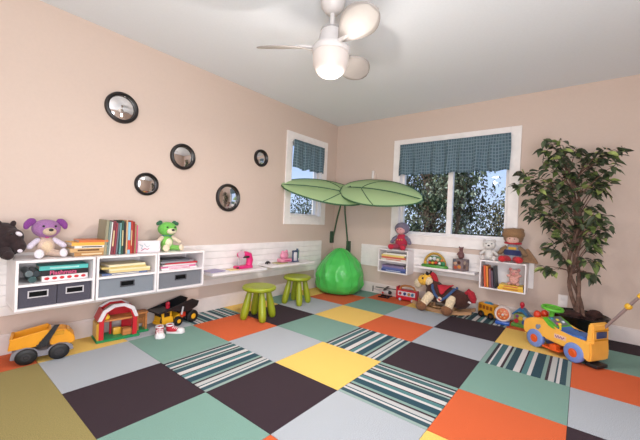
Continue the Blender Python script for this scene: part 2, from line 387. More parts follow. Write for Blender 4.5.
# ------------------------------------------------------------------ ceiling fan
fx, fy = .539, -.318
FW = mat('#c9c4c3', .4, 'plastic', name='fan_white'); FBL = mat('#98928f', .5, 'plastic', name='fan_blade_grey')
t = thing('ceiling_fan', 'white three-bladed ceiling fan with a lit frosted lamp', 'ceiling fan', (fx, fy, 0))
g = G(); g.lathe([(0, ZC), (.075, ZC), (.075, 2.24), (.068, 2.2), (.045, 2.17), (.02, 2.16), (0, 2.16)]); g.build('ceiling_mount', FW, t)
g = G(); g.cyl((0, 0, 2.05), (0, 0, 2.17), .014); g.build('down_rod', FW, t)
g = G(); g.lathe([(0, 2.085), (.03, 2.083), (.04, 2.07), (.058, 2.065), (.066, 2.05), (.082, 1.985), (.10, 1.965), (.112, 1.95), (.112, 1.925), (.108, 1.92), (0, 1.92)]); g.build('motor_housing', FW, t)
g = G(); g.lathe([(.0605, 2.064), (.064, 2.063), (.067, 2.055), (.064, 2.05)]); g.build('trim_ring', plas('#9a9696'), t)
g = G(); g.lathe([(.105, 1.921), (.108, 1.91), (.104, 1.86), (.086, 1.82), (.06, 1.797), (0, 1.79)])
sm = emis('#bdb3ae', .25, 'frosted_lamp_glass')
g.build('lamp_shade', sm, t)
g = G(); g.lathe([(0, 1.789), (.03, 1.791), (.05, 1.796), (.055, 1.80), (0, 1.80)]); g.build('lamp_lens', emis('#fff6ea', 4, 'glowing_lens'), t)
for k in range(3):
    a = math.radians(5 + 120*k)
    g = G(); nu, nv = 18, 8
    def bf(u, v, s=0):
        R = .11+.335*u; w = .014 + .072*(math.sin(PI*min(1,u)**1.35)**.7 if 0 < u < .999 else 0)
        y = (v-.5)*2*w
        return Vector((R, y, -y*.42 + .006*math.sin(u*3)))
    g.grid(nu, nv, bf)
    b = g.build('blade', FBL, t, solid=.006); b.location = (0, 0, 1.955); b.rotation_euler = (0, 0, a)
    g = G(); g.tube([(.085, 0, 0), (.12, .0, .0), (.16, .01, .003), (.2, .015, .006)], [.018, .015, .012, .006], 10); h = g.build('blade_arm', FW, b)

# ------------------------------------------------------------------ cube shelf units
SHW = mat('#e9e3e4', .4, 'plastic', name='shelf_white')
def cube(x0, x1, z0, z1, d, mid, label, rz, loc, group=None, board=.014):
    t = thing('cube_shelf', label, 'wall shelf', loc, rz, group)
    w = x1-x0; h = w/2; b = board; H = z1-z0
    g = G(); g.box(-h, h, -d, 0, 0, b); g.box(-h, h, -d, 0, H-b, H); g.box(-h, -h+b, -d, 0, b, H-b); g.box(h-b, h, -d, 0, b, H-b); g.box(-h+b, h-b, -.008, -.001, b, H-b)
    g.build('carcass', SHW, t, smooth=False, bevel=.0015)
    if mid: g = G(); g.box(-h+b, h-b, -d+.002, -.008, mid-b/2, mid+b/2); g.build('middle_shelf', SHW, t, smooth=False)
    return t
Z0, Z1 = .328, .623; LY = YL-.018; D = .28
xs = [(-.617, -.222), (-.214, .183), (.187, .581)]
labs = ['white cube shelf with two dark fabric bins, nearest the left edge', 'white cube shelf holding cream books above one grey bin', 'white cube shelf holding a stack of pink and grey books above one grey bin']
for (a, b), lb in zip(xs, labs): cube(a, b, Z0, Z1, D, .147, lb, 0, ((a+b)/2, LY, Z0))
def fbin(xc, w, col, plate, hole, label):
    h = .122; d = .25; t = thing('fabric_storage_bin', label, 'storage bin', (xc, LY-.013, Z0+.0145))
    g = G(); e = .004; y0 = -d
    # front panel pierced by the grip
    gw, gh, gz = .042, .022, .076
    g.box(-w/2, -gw, y0, y0+e, 0, h); g.box(gw, w/2, y0, y0+e, 0, h); g.box(-gw, gw, y0, y0+e, 0, gz-gh*.7); g.box(-gw, gw, y0, y0+e, gz+gh*.7, h)
    g.box(-w/2, -w/2+e, y0+e, 0, 0, h); g.box(w/2-e, w/2, y0+e, 0, 0, h); g.box(-w/2+e, w/2-e, -e, 0, 0, h); g.box(-w/2+e, w/2-e, y0+e, -e, 0, e)
    g.build('bin_body', mat(col, .95, 'cloth'), t, smooth=False)
    g = G(); a, c = gw+.006, gh*.7+.006; q = .006
    g.box(-a, a, y0-.004, y0, gz+c-q, gz+c); g.box(-a, a, y0-.004, y0, gz-c, gz-c+q); g.box(-a, -a+q, y0-.004, y0, gz-c+q, gz+c-q); g.box(a-q, a, y0-.004, y0, gz-c+q, gz+c-q)
    g.build('handle_plate', plas(plate), t, smooth=False)
    g = G(); g.box(-w/2+e, w/2-e, y0+.03, -.03, .004, h*.9); g.build('bin_inner_shade', plas('#0c0b0d', .9), t, smooth=False)  # near-black block paints the shade seen through the grip hole
    return t
fbin(-.617+.014+.093, .178, '#4b4853', '#c4bfc4', 1, 'dark grey fabric bin with pale handle plate, left one of the pair')
fbin(-.222-.014-.092, .178, '#4b4853', '#c4bfc4', 1, 'dark grey fabric bin with pale handle plate, right one of the pair')
fbin(-.0155, .362, '#7d838b', '#46464d', 1, 'light grey fabric bin below the cream books')
fbin(.384, .360, '#72747b', '#3c3c44', 1, 'mid grey fabric bin below the pink and grey books')

# ------------------------------------------------------------------ books
def book(w, d, t, col, label, loc, rot=(0, 0, 0), group=None, name='book', cat='book', stripe=None):
    """lying flat: spine faces -y, w along x, d along y, t thick"""
    r = thing(name, label, cat, loc, group=group, rot=rot)
    c = .0016 if t > .006 else .0008
    g = G(); g.box(-w/2, w/2, 0, d, 0, c); g.box(-w/2, w/2, 0, d, t-c, t); g.box(-w/2, w/2, 0, c, c, t-c); g.build('cover', plas(col, .45), r, smooth=False)
    g = G(); g.box(-w/2+.003, w/2-.003, c, d-.003, c, t-c); g.build('page_block', mat('#d9cfbf', .8), r, smooth=False)
    if stripe:
        g = G(); g.box(-w*.3, w*.3, -.0008, .0004, t*.3, t*.7); g.build('spine_title', plas(stripe), r, smooth=False)
    return r
def stack(xc, ybk, z, specs, group, ctx, rz0=0, yaxis=False):
    for i, (w, d, t, col, jx, jr, lab, st) in enumerate(specs):
        if not yaxis: book(w, d, t, col, lab, (xc+jx, ybk, z), (0, 0, jr+rz0), group, stripe=st)
        else: book(w, d, t, col, lab, (ybk, xc-jx, z), (0, 0, jr-PI/2), group, stripe=st)
        z += t+.0006
zs = Z0+.147+.0075
# first cube
b = book(.24, .16, .032, '#e4dedd', 'white box with a row of red figures, bottom of the first cube stack', (-.37, 1.045, zs), (0, 0, .02), 'boxes in the first cube shelf', 'flash_card_box', 'box')
for k in range(6):
    g = G(); g.ell((-.095+k*.038, -.001, .016), (.013, .002, .009)); g.build('red_figure', plas('#c23038'), b)
b = book(.25, .16, .032, '#1b181d', 'black box with pink lettering, middle of the first cube stack', (-.372, 1.048, zs+.033), (0, 0, .02), 'boxes in the first cube shelf', 'flash_card_box', 'box')
text('title_lettering', 'Flashmats', .036, plas('#d0577f'), b, (-.01, -.001, .015), (PI/2, 0, 0))
b = book(.25, .15, .026, '#4fb9b2', 'turquoise book, topmost of the first cube stack', (-.375, 1.05, zs+.066), (0, 0, -.05), 'boxes in the first cube shelf', stripe='#a8dcd6')
for k, (x, z, c) in enumerate(((-.535, .02, '#2f4f50'), (-.55, .055, '#5d6a6e'), (-.515, .05, '#1c2c33'))):
    g = G(); g.cyl((x, 1.03+.01*k, zs+z), (x+.01, 1.24, zs+z), .019, 16); o = g.build('rolled_play_mat', plas(c), None)
    tag(o, ['dark green rolled mat lowest at the left end of the first cube', 'grey rolled mat upper left in the first cube', 'black rolled mat against the game boxes in the first cube'][k], 'rolled mat', 'rolled mats in the first cube')
# second cube
stack(-.01, 1.03, zs, [(.30, .19, .014, '#56668c', -.012, .02, 'slate blue book at the bottom of the cream stack', '#d8d0c0'),
   (.27, .19, .016, '#d9c48a', .02, -.03, 'cream book second from the bottom in the middle cube', None), (.28, .19, .012, '#e6d9b0', .02, .03, 'pale cream book in the middle of the second cube stack', None),
   (.29, .18, .014, '#cdb671', -.02, -.02, 'tan cream book second from the top in the middle cube', None), (.25, .18, .014, '#e8dcb6', .0, .06, 'ivory book topmost in the middle cube', None)], 'books in the middle cube', '')
stack(.385, 1.03, zs, [(.30, .19, .013, '#e6e2e2', .0, .02, 'white book at the bottom of the third cube stack', '#c66a8a'), (.29, .19, .014, '#cf6f96', -.01, -.02, 'pink book second from the bottom in the third cube', '#efe0e6'),
   (.29, .18, .012, '#d9d5d6', .0, .03, 'pale grey book in the middle of the third cube stack', None), (.27, .18, .012, '#bb2a3c', .015, -.03, 'red book in the third cube with its edge towards the room', None),
   (.28, .18, .013, '#8b8a90', -.02, .02, 'grey book second from the top in the third cube', None), (.22, .16, .012, '#4f5058', -.03, -.06, 'charcoal book topmost in the third cube', None)], 'books in the third cube', '')
# books on top of the cubes: flat stack
ZT = Z1+.001
stack(-.236, 1.062, ZT, [(.20, .16, .026, '#a87a48', .01, .02, 'brown book at the bottom of the flat stack beside the purple toy dog', '#d9c09a'), (.205, .16, .026, '#c09a68', -.01, -.02, 'tan book second in the flat stack beside the purple toy dog', '#5c3c24'),
   (.20, .16, .016, '#ddd8d2', .01, .03, 'white-spined book in the flat stack beside the purple toy dog', '#202024'), (.19, .16, .021, '#e6a848', -.01, 0, 'golden yellow book near the top of the flat stack', None),
   (.17, .15, .014, '#cb6a34', .02, -.03, 'orange book topmost on the flat stack beside the upright books', None)], 'flat books on top of the cubes', '')
# upright row
x = -.125
UP = [('#8e8a72', .016, .245, 'olive grey'), ('#6f7f78', .012, .235, 'grey green'), ('#d6d4d0', .007, .23, 'thin white'), ('#74303c', .018, .24, 'maroon'), ('#8c3a44', .010, .225, 'brick red'),
      ('#6a6f78', .009, .22, 'slate grey'), ('#7fb0ae', .006, .225, 'thin aqua'), ('#2a4a3e', .016, .242, 'dark green'), ('#3b2b2e', .010, .23, 'dark brown'), ('#c9a27a', .010, .245, 'tan'),
      ('#86b4cc', .016, .232, 'light blue'), ('#b03a2c', .012, .243, 'tall red'), ('#8c2a28', .012, .236, 'deep red'), ('#9c8660', .009, .22, 'khaki'), ('#c9567a', .008, .21, 'pink')]
for i, (c, t, h, nm) in enumerate(UP):
    lean = .055 if i < 6 else 0.0
    if i == 0: x = -.158
    r = thing('picture_book', nm+' picture book standing upright in the row on the cubes', 'book', (x+t/2, 1.06, ZT), 0, 'upright books on the cubes', rot=(0, lean, 0))
    r.location.x -= 0
    y1 = .17 - random.uniform(0, .02)
    g = G(); g.box(-t/2, t/2, 0, .0015, 0, h); g.box(-t/2, -t/2+.0015, .0015, y1, 0, h); g.box(t/2-.0015, t/2, .0015, y1, 0, h); g.build('cover', plas(c, .45), r, smooth=False)
    if t > .005: g = G(); g.box(-t/2+.0015, t/2-.0015, .0015, y1-.003, .002, h-.003); g.build('page_block', mat('#d6ccbc', .8), r, smooth=False)
    if i == 10: g = G(); g.box(-t/2-.0003, t/2+.0003, -.0008, .001, .03, .1); g.build('spine_title', plas('#c2483c'), r, smooth=False)
    if i in (3, 7, 11): g = G(); g.box(-t*.25, t*.25, -.0008, .001, .06, h-.07); g.build('spine_title', plas('#c9b48a'), r, smooth=False)
    x += t+.0025+(.0135 if i == 5 else 0)
# white picture box
t = thing('picture_card_box', 'white card box with faint pink and teal drawings beside the green toy dog', 'box', (.168, 1.11, ZT), -.06)
g = G(); g.box(-.085, .08, -.012, .012, 0, .088); g.build('box_body', mat('#d8d4d8', .5), t, smooth=False, bevel=.001)
g = G(); g.tube([(-.075, -.0125, .06), (-.05, -.0125, .05), (-.06, -.0125, .03), (-.04, -.0125, .02)], .0025, 6); g.tube([(-.04, -.0125, .065), (-.02, -.0125, .04), (0, -.0125, .05)], .002, 6); g.build('printed_drawing', plas('#7f9fa8'), t)
g = G(); g.tube([(-.06, -.0125, .012), (-.035, -.0125, .03), (-.015, -.0125, .02), (-.005, -.0125, .03)], .003, 6); g.build('printed_flower', plas('#bb5a72'), t)

# ------------------------------------------------------------------ plush toys
def eye(g, c, r): g.ell(c, r, seg=10)
def plush_toy(name, label, cat, loc, rz, s, C, ears='floppy', headw=1., lean=0):
    """sitting soft toy; unit height about 1 -> scaled by s; faces local -y. C colours: body, belly, head, muzzle, ear, foot, arm"""
    t = thing(name, label, cat, loc, rz); t.scale = (s, s, s)
    vx = .022
    g = G(); g.ell((0, 0, .26), (.19, .155, .24)); g.ell((0, .01, .46), (.12, .11, .12))
    for k in (-1, 1):
        g.cone((k*.10, -.06, .09), (k*.23, -.33, .09), .095, .085); g.ell((k*.10, -.06, .095), .095); g.ell((k*.23, -.33, .09), .088)
    g.build('body', plush(C['body']), t, remesh=vx)
    g = G(); g.ell((0, -.055, .25), (.14, .12, .18)); g.build('belly', plush(C['belly']), t)
    for k in (-1, 1):
        g = G(); g.tube([(k*.13, 0, .44), (k*.22, -.04, .38), (k*.31, -.09, .30), (k*.345, -.11, .27)], [.06, .065, .07, .05], 12); g.ell((k*.345, -.11, .265), .068); g.build('arm', plush(C['arm']), t, remesh=vx)
        g = G(); g.ell((k*.245, -.385, .115), (.095, .045, .11), rot=(-.2, 0, k*.3)); g.build('foot_pad', plush(C['foot']), t)
    g = G(); g.ell((0, -.01, .70), (.285*headw, .235, .23)); g.ell((0, -.05, .62), (.23*headw, .20, .15)); g.build('head', plush(C['head']), t, remesh=vx)
    g = G(); g.ell((0, -.215, .635), (.14, .10, .10)); g.build('muzzle', plush(C['muzzle']), t)
    g = G(); g.ell((0, -.31, .68), (.05, .03, .036)); g.build('nose', BLACK, t)
    for k in (-1, 1):
        g = G(); g.ell((k*.12, -.215, .765), .028); g.build('eye', BLACK, t)
        g = G()
        if ears == 'floppy': g.ell((k*.30, 0, .86), (.11, .05, .10), rot=(0, k*.5, 0)); g.ell((k*.38, -.01, .79), (.075, .045, .125), rot=(0, -k*.2, 0))
        elif ears == 'small': g.ell((k*.23, 0, .90), (.085, .04, .08), rot=(0, k*.6, 0)); g.ell((k*.31, -.02, .87), (.06, .035, .075))
        else: g.ell((k*.21, .01, .89), (.075, .04, .08))
        g.build('ear', plush(C['ear']), t, remesh=vx)
    return t
tp = plush_toy('toy_dog', 'purple plush toy dog with cream belly sitting on the first cube', 'stuffed toy', (-.455, 1.155, ZT), .12, .256,
   dict(body='#cdb3a2', belly='#dcc3a4', head='#9a6a9c', muzzle='#cdb49c', ear='#7d3a86', foot='#e2dce2', arm='#d9cede'), 'floppy', 1.05)
g = G(); g.lathe([(.10, .48), (.135, .49), (.14, .52), (.10, .53)]); g.ell((-.02, -.14, .5), (.05, .03, .035)); g.build('collar_bow', plush('#c2478c'), tp)
tg = plush_toy('toy_dog', 'green plush toy dog with cream belly sitting on the third cube', 'stuffed toy', (.335, 1.17, ZT), .10, .275,
   dict(body='#7dbb58', belly='#e6dcc0', head='#6cb84e', muzzle='#e2d8b8', ear='#2f5f44', foot='#e0cdb4', arm='#dfc9b4'), 'small', 1.0)
tg.scale.z *= .92
g = G(); g.lathe([(.10, .47), (.14, .48), (.145, .52), (.10, .53)]); g.ell((0, -.145, .49), (.035, .02, .03)); g.build('collar', plas('#3d7f95'), tg)
# dark plush horse head lying at the left end
t = thing('toy_horse', 'dark brown plush horse with white patches at the far left end of the cubes', 'stuffed toy', (-.612, 1.16, ZT), .0)
BR = plush('#2a1a1c')
g = G(); g.ell((-.03, .02, .09), (.085, .075, .088)); g.ell((-.04, .02, .15), (.07, .06, .065)); g.ell((.0, -.03, .13), (.05, .05, .05)); g.ell((.02, -.05, .075), (.038, .042, .045)); g.ell((-.10, .0, .07), (.075, .07, .07)); g.build('body', BR, t, remesh=.007)
g = G(); g.ell((.018, -.072, .15), (.018, .012, .012), rot=(0, .6, 0)); g.build('blaze', plush('#ddd4dc'), t)
g = G(); g.ell((.022, -.093, .05), (.012, .01, .011)); g.build('white_nostril', plush('#ddd4dc'), t)
for k in (-1, 1):
    g = G(); g.ell((-.03+.03*k, -.0, .205), (.014, .012, .022), rot=(0, k*.3, 0)); g.build('ear', BR, t)
    g = G(); g.tube([(-.07+k*.03, -.06, .05), (-.07+.035*k, -.09, .03), (-.07+.04*k, -.10, .028)], [.032, .03, .027], 10); g.ell((-.07+.04*k, -.10, .028), .027); g.build('leg', BR, t)
g = G(); g.ell((-.015, -.078, .15), .006); g.build('eye', BLACK, t)

# ------------------------------------------------------------------ low desk shelves left
def lshelf(x0, x1, z, d, label, loc_rz=None):
    g = G(); g.box(x0, x1, LY-d, LY, z, z+.022, bev=.002); o = g.build('floating_shelf', SHW, None, smooth=False); return tag(o, label, 'shelf')
lshelf(.700, 1.352, .378, .232, 'white floating shelf low on the left wall carrying the hot pink toy')
lshelf(1.425, 2.125, .388, .232, 'white floating shelf low on the left wall nearest the corner')
zt = .401
book(.17, .15, .008, '#9a8fb0', 'lilac magazine lying on the first low shelf', (.80, 1.10, zt), (0, 0, .12), name='magazine', cat='magazine', stripe='#7a7090')
book(.11, .09, .005, '#e0c98c', 'pale yellow booklet beside the hot pink toy', (.985, 1.10, zt), (0, 0, -.1), name='booklet', cat='booklet')
t = thing('toy_sewing_machine', 'hot pink toy sewing machine on the first low shelf', 'toy', (1.125, 1.155, zt), 0)
HP = plas('#d82c74', .35)
g = G(); g.box(-.095, .095, -.045, .045, 0, .03, bev=.012); g.build('base', HP, t)
g = G(); g.tube([(.07, 0, .02), (.082, 0, .08), (.065, 0, .13), (.02, 0, .145), (-.05, 0, .14)], [.034, .034, .036, .03, .026], 14); g.ell((-.05, 0, .14), .028); g.build('arm', HP, t)
g = G(); g.lathe([(.0, -.012), (.035, -.01), (.038, 0), (.035, .01), (0, .012)], c=(-.052, -.03, .148), rot=(PI/2, 0, 0)); g.build('dial', plas('#c9a2b4'), t)
g = G(); g.box(-.03, .05, -.036, -.022, .108, .128, bev=.004); g.build('dark_panel', DARK, t)
g = G(); g.cyl((-.055, 0, .03), (-.055, 0, .12), .007, 8); g.build('needle_bar', plas('#bdb6ba'), t)
g = G(); g.box(-.11, -.085, -.05, -.03, .012, .024, bev=.003); g.build('switch', plas('#33222c'), t)
# second shelf
zt = .411
t = thing('toy_car', 'tiny dark toy car at the left end of the second low shelf', 'toy', (1.50, 1.20, zt), .2)
g = G(); g.box(-.035, .035, -.014, .014, .006, .018, bev=.004); g.box(-.018, .02, -.012, .012, .018, .028, bev=.004); g.build('car_body', plas('#2c2c38'), t)
for a in (-1, 1):
    for c in (-1, 1):
        g = G(); g.cyl((a*.022, c*.012, .007), (a*.022, c*.017, .007), .007, 10); g.build('wheel', BLACK, t)
book(.16, .11, .008, '#b4ac74', 'olive green magazine under the pale pink toy', (1.65, 1.10, zt), (0, 0, .1), name='magazine', cat='magazine')
t = thing('toy_cash_register', 'pale pink toy register with a dark handset on the second low shelf', 'toy', (1.73, 1.165, zt+.009), 0)
PK = plas('#d98ca6', .4)
g = G(); g.box(-.085, .075, -.05, .045, 0, .04, bev=.01); g.build('base', PK, t)
g = G(); g.ell((-.01, .0, .075), (.06, .04, .045)); g.ell((-.035, .0, .11), (.02, .018, .022)); g.ell((.022, .0, .115), (.02, .018, .022)); g.build('pink_top', PK, t)
g = G(); g.box(-.045, .035, -.056, -.049, .012, .026); g.build('key_row', plas('#b84a72'), t)
t = thing('pencil_stand', 'dark blue and white toy stand beside the pale pink toy', 'toy', (1.885, 1.15, zt), 0)
g = G(); g.box(-.05, .05, -.03, .03, 0, .012, bev=.004); g.cyl((-.035, 0, .012), (-.035, 0, .12), .01); g.cyl((.04, .0, .012), (.04, 0, .155), .012); g.box(-.045, .05, -.012, .012, .118, .135, bev=.004); g.build('stand_frame', plas('#3a4668'), t)
g = G(); g.box(-.022, .026, -.014, .014, .012, .112, bev=.004); g.build('white_panel', plas('#ddd8dc'), t)
g = G(); g.cyl((.06, 0, .04), (.062, 0, .14), .008, 10); g.build('green_marker', plas('#5c8064'), t)

# ------------------------------------------------------------------ stools
ST_G = mat('#8d981e', .38, 'plastic', name='lime_plastic')
def stool():
    t = thing('stool', 'lime green round stool nearest the camera', 'stool', (1.02, .775, 0), .35, 'lime green stools')
    g = G(); g.lathe([(0, .255), (.10, .255), (.135, .26), (.152, .272), (.155, .285), (.148, .298), (.135, .302), (.12, .298), (0, .298)], seg=40); g.build('seat', ST_G, t)
    for k in range(4):
        a = PI/4 + k*PI/2; p = Vector((math.cos(a), math.sin(a), 0))
        pts = [p*(.085+.055*u) + Vector((0, 0, .262*(1-u)+.0*u)) for u in (0, .15, .4, .7, .88, .97, 1)]
        g = G(); g.tube(pts, [.020, .026, .032, .036, .034, .027, .018], 14); g.build('leg', ST_G, t)
    return t
s1 = stool(); s2 = copy_tree(s1); s2.location = (1.675, .905, 0); s2.rotation_euler = (0, 0, .2); s2.scale = (.98, .98, 1); s2['label'] = 'lime green round stool farther back, nearer the bean bag'

# ------------------------------------------------------------------ bean bag
t = thing('bean_bag', 'bright green glossy vinyl bean bag slumped in the corner', 'bean bag', (2.50, .915, 0)); t.scale = (.94, .94, 1)
g = G()
prof = [(0, 0), (.20, .004), (.26, .02), (.30, .07), (.312, .14), (.31, .22), (.29, .30), (.25, .38), (.195, .45), (.13, .51), (.075, .55), (.03, .565), (0, .555)]
N = 110
def bb(u, v):
    k = v*(len(prof)-1); i = min(int(k), len(prof)-2); f = k-i; r = prof[i][0]*(1-f)+prof[i+1][0]*f; z = prof[i][1]*(1-f)+prof[i+1][1]*f
    a = 2*PI*u; h = z/.58
    cr = 1 - .05*abs(math.sin(3*a+.4))**.35*0 - .022*math.exp(-((math.sin(3*(a+.3)))**2)*14)*math.sin(min(1, h*1.2)*PI)
    P_ = Vector((math.cos(a)*1.5, math.sin(a)*1.5, z*3.2))
    wob = 1 + (.08*noise.ridged_multi_fractal(P_*1.3, 1.0, 2.0, 2, 1.0, 2.0)-.03)*min(1, h*5) + .035*noise.noise(P_*1.6) + .016*math.sin(5*a+9*h)+.006*math.sin(11*a-14*h)+.012*math.sin(23*h+2*a)
    fold = .022*h*h*math.sin(9*a+7*h+2*math.sin(3*a))
    r2_ = (r*cr*wob + (fold*r*2 if h > .3 else 0))
    return Vector((r2_*math.cos(a) + .035*math.sin(a*2)*h*0 - .04*h*h*0, r2_*math.sin(a), z + (.012*math.sin(4*a+1)*(h > .1))*(1-h)))
g.grid(N, 70, bb); 
g.build('vinyl_cover', mat('#4cbd56', .28, 'wrinkle', name='green_vinyl'), t, merge=True)
for k in range(6):
    a = 2*PI*k/6+.1; pts = []
    for j in range(3, 44):
        q = bb((a/(2*PI)) % 1, j/44); pts.append(q + Vector((q.x, q.y, 0)).normalized()*.0015)
    g = G(); g.tube(pts, .003, 6); g.build('seam', mat('#35a83e', .4), t)

# ------------------------------------------------------------------ leaf canopies
def leafmat():
    m = bpy.data.materials.new('leaf_canopy_fabric'); m.use_nodes = True; t = m.node_tree; b = t.nodes['Principled BSDF']; b.inputs['Roughness'].default_value = .8
    b.inputs['Base Color'].default_value = lin('#c0d8a8')
    tr = t.nodes.new('ShaderNodeBsdfTranslucent'); tr.inputs[0].default_value = lin('#c8e2ac'); x = t.nodes.new('ShaderNodeMixShader'); x.inputs[0].default_value = .4
    t.links.new(b.outputs[0], x.inputs[1]); t.links.new(tr.outputs[0], x.inputs[2]); t.links.new(x.outputs[0], t.nodes['Material Output'].inputs[0]); return m
LF = leafmat(); RIM = plas('#35603f', .5)
node = Vector((2.33, .80, 1.285))
def canopy(label, wallp, base, tipdir, length, width, tilt, off, stem, flip):
    t = thing('leaf_canopy', label, 'bed canopy', wallp)
    ex = Vector(tipdir).normalized(); side = Vector((0, 0, 1)).cross(ex).normalized(); nrm = ex.cross(side)
    # tilt the leaf so its camera-side edge hangs lower
    q = Matrix.Rotation(tilt, 3, ex); side = q @ side; nrm = q @ nrm
    o = Vector(base)-Vector(wallp)
    def P(u, v):   # u 0 base..1 tip, v -1..1
        hw = width/2*(math.sin(PI*min(1, max(0, u))**.85)**.52 if 0 < u < 1 else 0)
        x = (u-off)*length + .06*abs(v)*length*(-1)*(1-u)
        y = v*hw
        z = -.10*y*y/width*2 - .16*length*(u-.4)**2 + .02*abs(math.sin(v*PI))
        return o + ex*x + side*y + nrm*z
    g = G(); g.grid(28, 16, lambda u, v: P(u, v*2-1)); g.build('leaf_fabric', LF, t, solid=.003, merge=True)
    g = G(); n = 40
    pts = [P(i/n, 1) for i in range(n+1)] + [P(1-i/n, -1) for i in range(1, n)] + [P(0, 1)]
    g.tube(pts, .009, 8); g.build('rim', RIM, t)
    g = G(); g.tube([P(.02+.96*i/20, 0)+nrm*.004 for i in range(21)], .009, 8); g.build('midrib', RIM, t)
    for k in (-1, 1):
        g = G(); g.tube([P(.22+.33*i/10, k*.98*(i/10)**.8)+nrm*.004 for i in range(11)], .005, 8); g.build('side_rib', RIM, t)
    g = G(); g.tube([Vector(p)-Vector(wallp) for p in stem], .011, 10); g.build('stem', plas('#3a5a40', .5), t)
    return t
w1 = (2.785, YL, .60); w2 = (XB, 1.012, .47)
c1 = canopy('green leaf-shaped canopy reaching left in front of the narrow window', w1, node, (-.62, .50, .09), 1.00, .63, -.54, .24,
   [(2.785, YL-.03, .66), (2.76, YL-.08, .80), (2.68, 1.12, .97), (2.52, .96, 1.13), tuple(node+Vector((0, 0, -.01)))], 1)
g = G(); g.box(-.032, .032, -.03, 0, 0, .165, bev=.004); g.build('wall_bracket', plas('#2e4a36', .5), c1)
node2 = node + Vector((.05, -.07, .07))
c2 = canopy('green leaf-shaped canopy reaching right towards the double window', w2, node2, (.12, -.99, -.13), .95, .64, .54, .06,
   [(XB-.03, 1.012, .54), (2.79, 1.01, .66), (2.74, 1.0, .80), (2.6, .94, 1.02), (2.46, .86, 1.2), tuple(node2)], -1)
g = G(); g.box(-.03, 0, -.03, .03, 0, .175, bev=.004); g.build('wall_bracket', plas('#2e4a36', .5), c2)

# ------------------------------------------------------------------ back wall shelves
BX = XB-.018
cube(0, .385, 0, .285, .19, .142, 'small white two-level cube shelf left of the double window', -PI/2, (BX, .245, .322), board=.013)
cube(0, .405, 0, .285, .19, 0, 'white cube shelf right of the double window holding upright books', -PI/2, (BX, -.925, .31), board=.013)
g = G(); g.box(BX-.17, BX, -.672, -.02, .425, .447, bev=.002); tag(g.build('floating_shelf', SHW, None, smooth=False), 'white floating shelf under the double window between two cube shelves', 'shelf')
gB = 'books in the left back-wall cube'
stack(.235, BX-.175, .322+.0135, [(.32, .14, .026, '#34487c', 0, .0, 'navy book at the bottom of the lower level', '#a8b0c8'), (.31, .14, .024, '#56619a', .01, .03, 'blue book second on the lower level', None),
   (.28, .14, .024, '#7e6f92', -.01, -.03, 'mauve book topmost on the lower level', None)], gB, '', yaxis=True)
stack(.24, BX-.175, .322+.149, [(.32, .14, .022, '#d2cfc4', 0, .0, 'off-white book at the bottom of the upper level', '#b85a50'), (.31, .14, .022, '#c2604c', .0, .02, 'red-brown book second on the upper level', None),
   (.30, .14, .022, '#ddc877', -.01, -.02, 'yellow book in the upper level pile', None), (.29, .14, .018, '#e2dcd0', .015, .04, 'cream book near the top of the upper level pile', None)], gB, '', yaxis=True)
# right cube content
for i, (c, y, t_, h, ln, lab) in enumerate((('#d4562c', -.778, .018, .215, -.07, 'orange book leaning at the left side of the right cube'), ('#df8a34', -.800, .016, .21, -.07, 'amber book second from the left in the right cube'),
      ('#8a4a52', -.824, .018, .19, -.07, 'dusky maroon book in the right cube'), ('#5a4858', -.846, .016, .17, -.09, 'dim purple book in the right cube'), ('#23222c', -.868, .012, .215, -.09, 'black book leaning rightmost of the upright books'))):
    r = thing('picture_book', lab, 'book', (BX-.175, y, .3255), 0, 'upright books in the right cube', rot=(0, ln, -PI/2))
    g = G(); g.box(-t_/2, t_/2, 0, .0015, 0, h); g.box(-t_/2, -t_/2+.0015, .0015, .15, 0, h); g.box(t_/2-.0015, t_/2, .0015, .15, 0, h); g.build('cover', plas(c, .5), r, smooth=False)
    g = G(); g.box(-t_/2+.0015, t_/2-.0015, .0015, .147, .002, h-.003); g.build('page_block', mat('#d6ccbc', .8), r, smooth=False)
stack(-1.0, BX-.182, .324, [(.215, .15, .028, '#d9a82c', 0, 0, 'thick yellow book flat at the bottom of the right cube', '#b06a28'), (.20, .15, .022, '#e0b840', .004, .01, 'yellow book upper of the flat pair in the right cube', '#c24a38')], 'flat yellow books in the right cube', '', yaxis=True)
r = thing('toy_pig', 'pale pink plush pig sitting on the flat yellow books inside the cube', 'stuffed toy', (BX-.10, -1.02, .376), -PI/2)
PG = plush('#cf9a90')
g = G(); g.ell((0, 0, .05), (.045, .04, .05)); g.ell((0, -.012, .115), (.045, .038, .036)); g.tube([(-.03, -.01, .08), (-.062, -.03, .09)], .013, 8); g.tube([(.03, -.01, .08), (.062, -.03, .1)], .013, 8)
g.tube([(-.02, -.02, .02), (-.04, -.06, .015)], .016, 8); g.tube([(.02, -.02, .02), (.04, -.06, .015)], .016, 8); g.build('body', PG, r, remesh=.005)
g = G(); g.cyl((0, -.045, .112), (0, -.06, .112), .014); g.build('snout', plush('#c07a78'), r)
for k in (-1, 1):
    g = G(); g.ell((k*.034, 0, .145), (.016, .007, .018), rot=(0, k*.5, 0)); g.build('ear', plush('#c07a78'), r)
    g = G(); g.ell((k*.018, -.046, .126), .004); g.build('eye', BLACK, r)
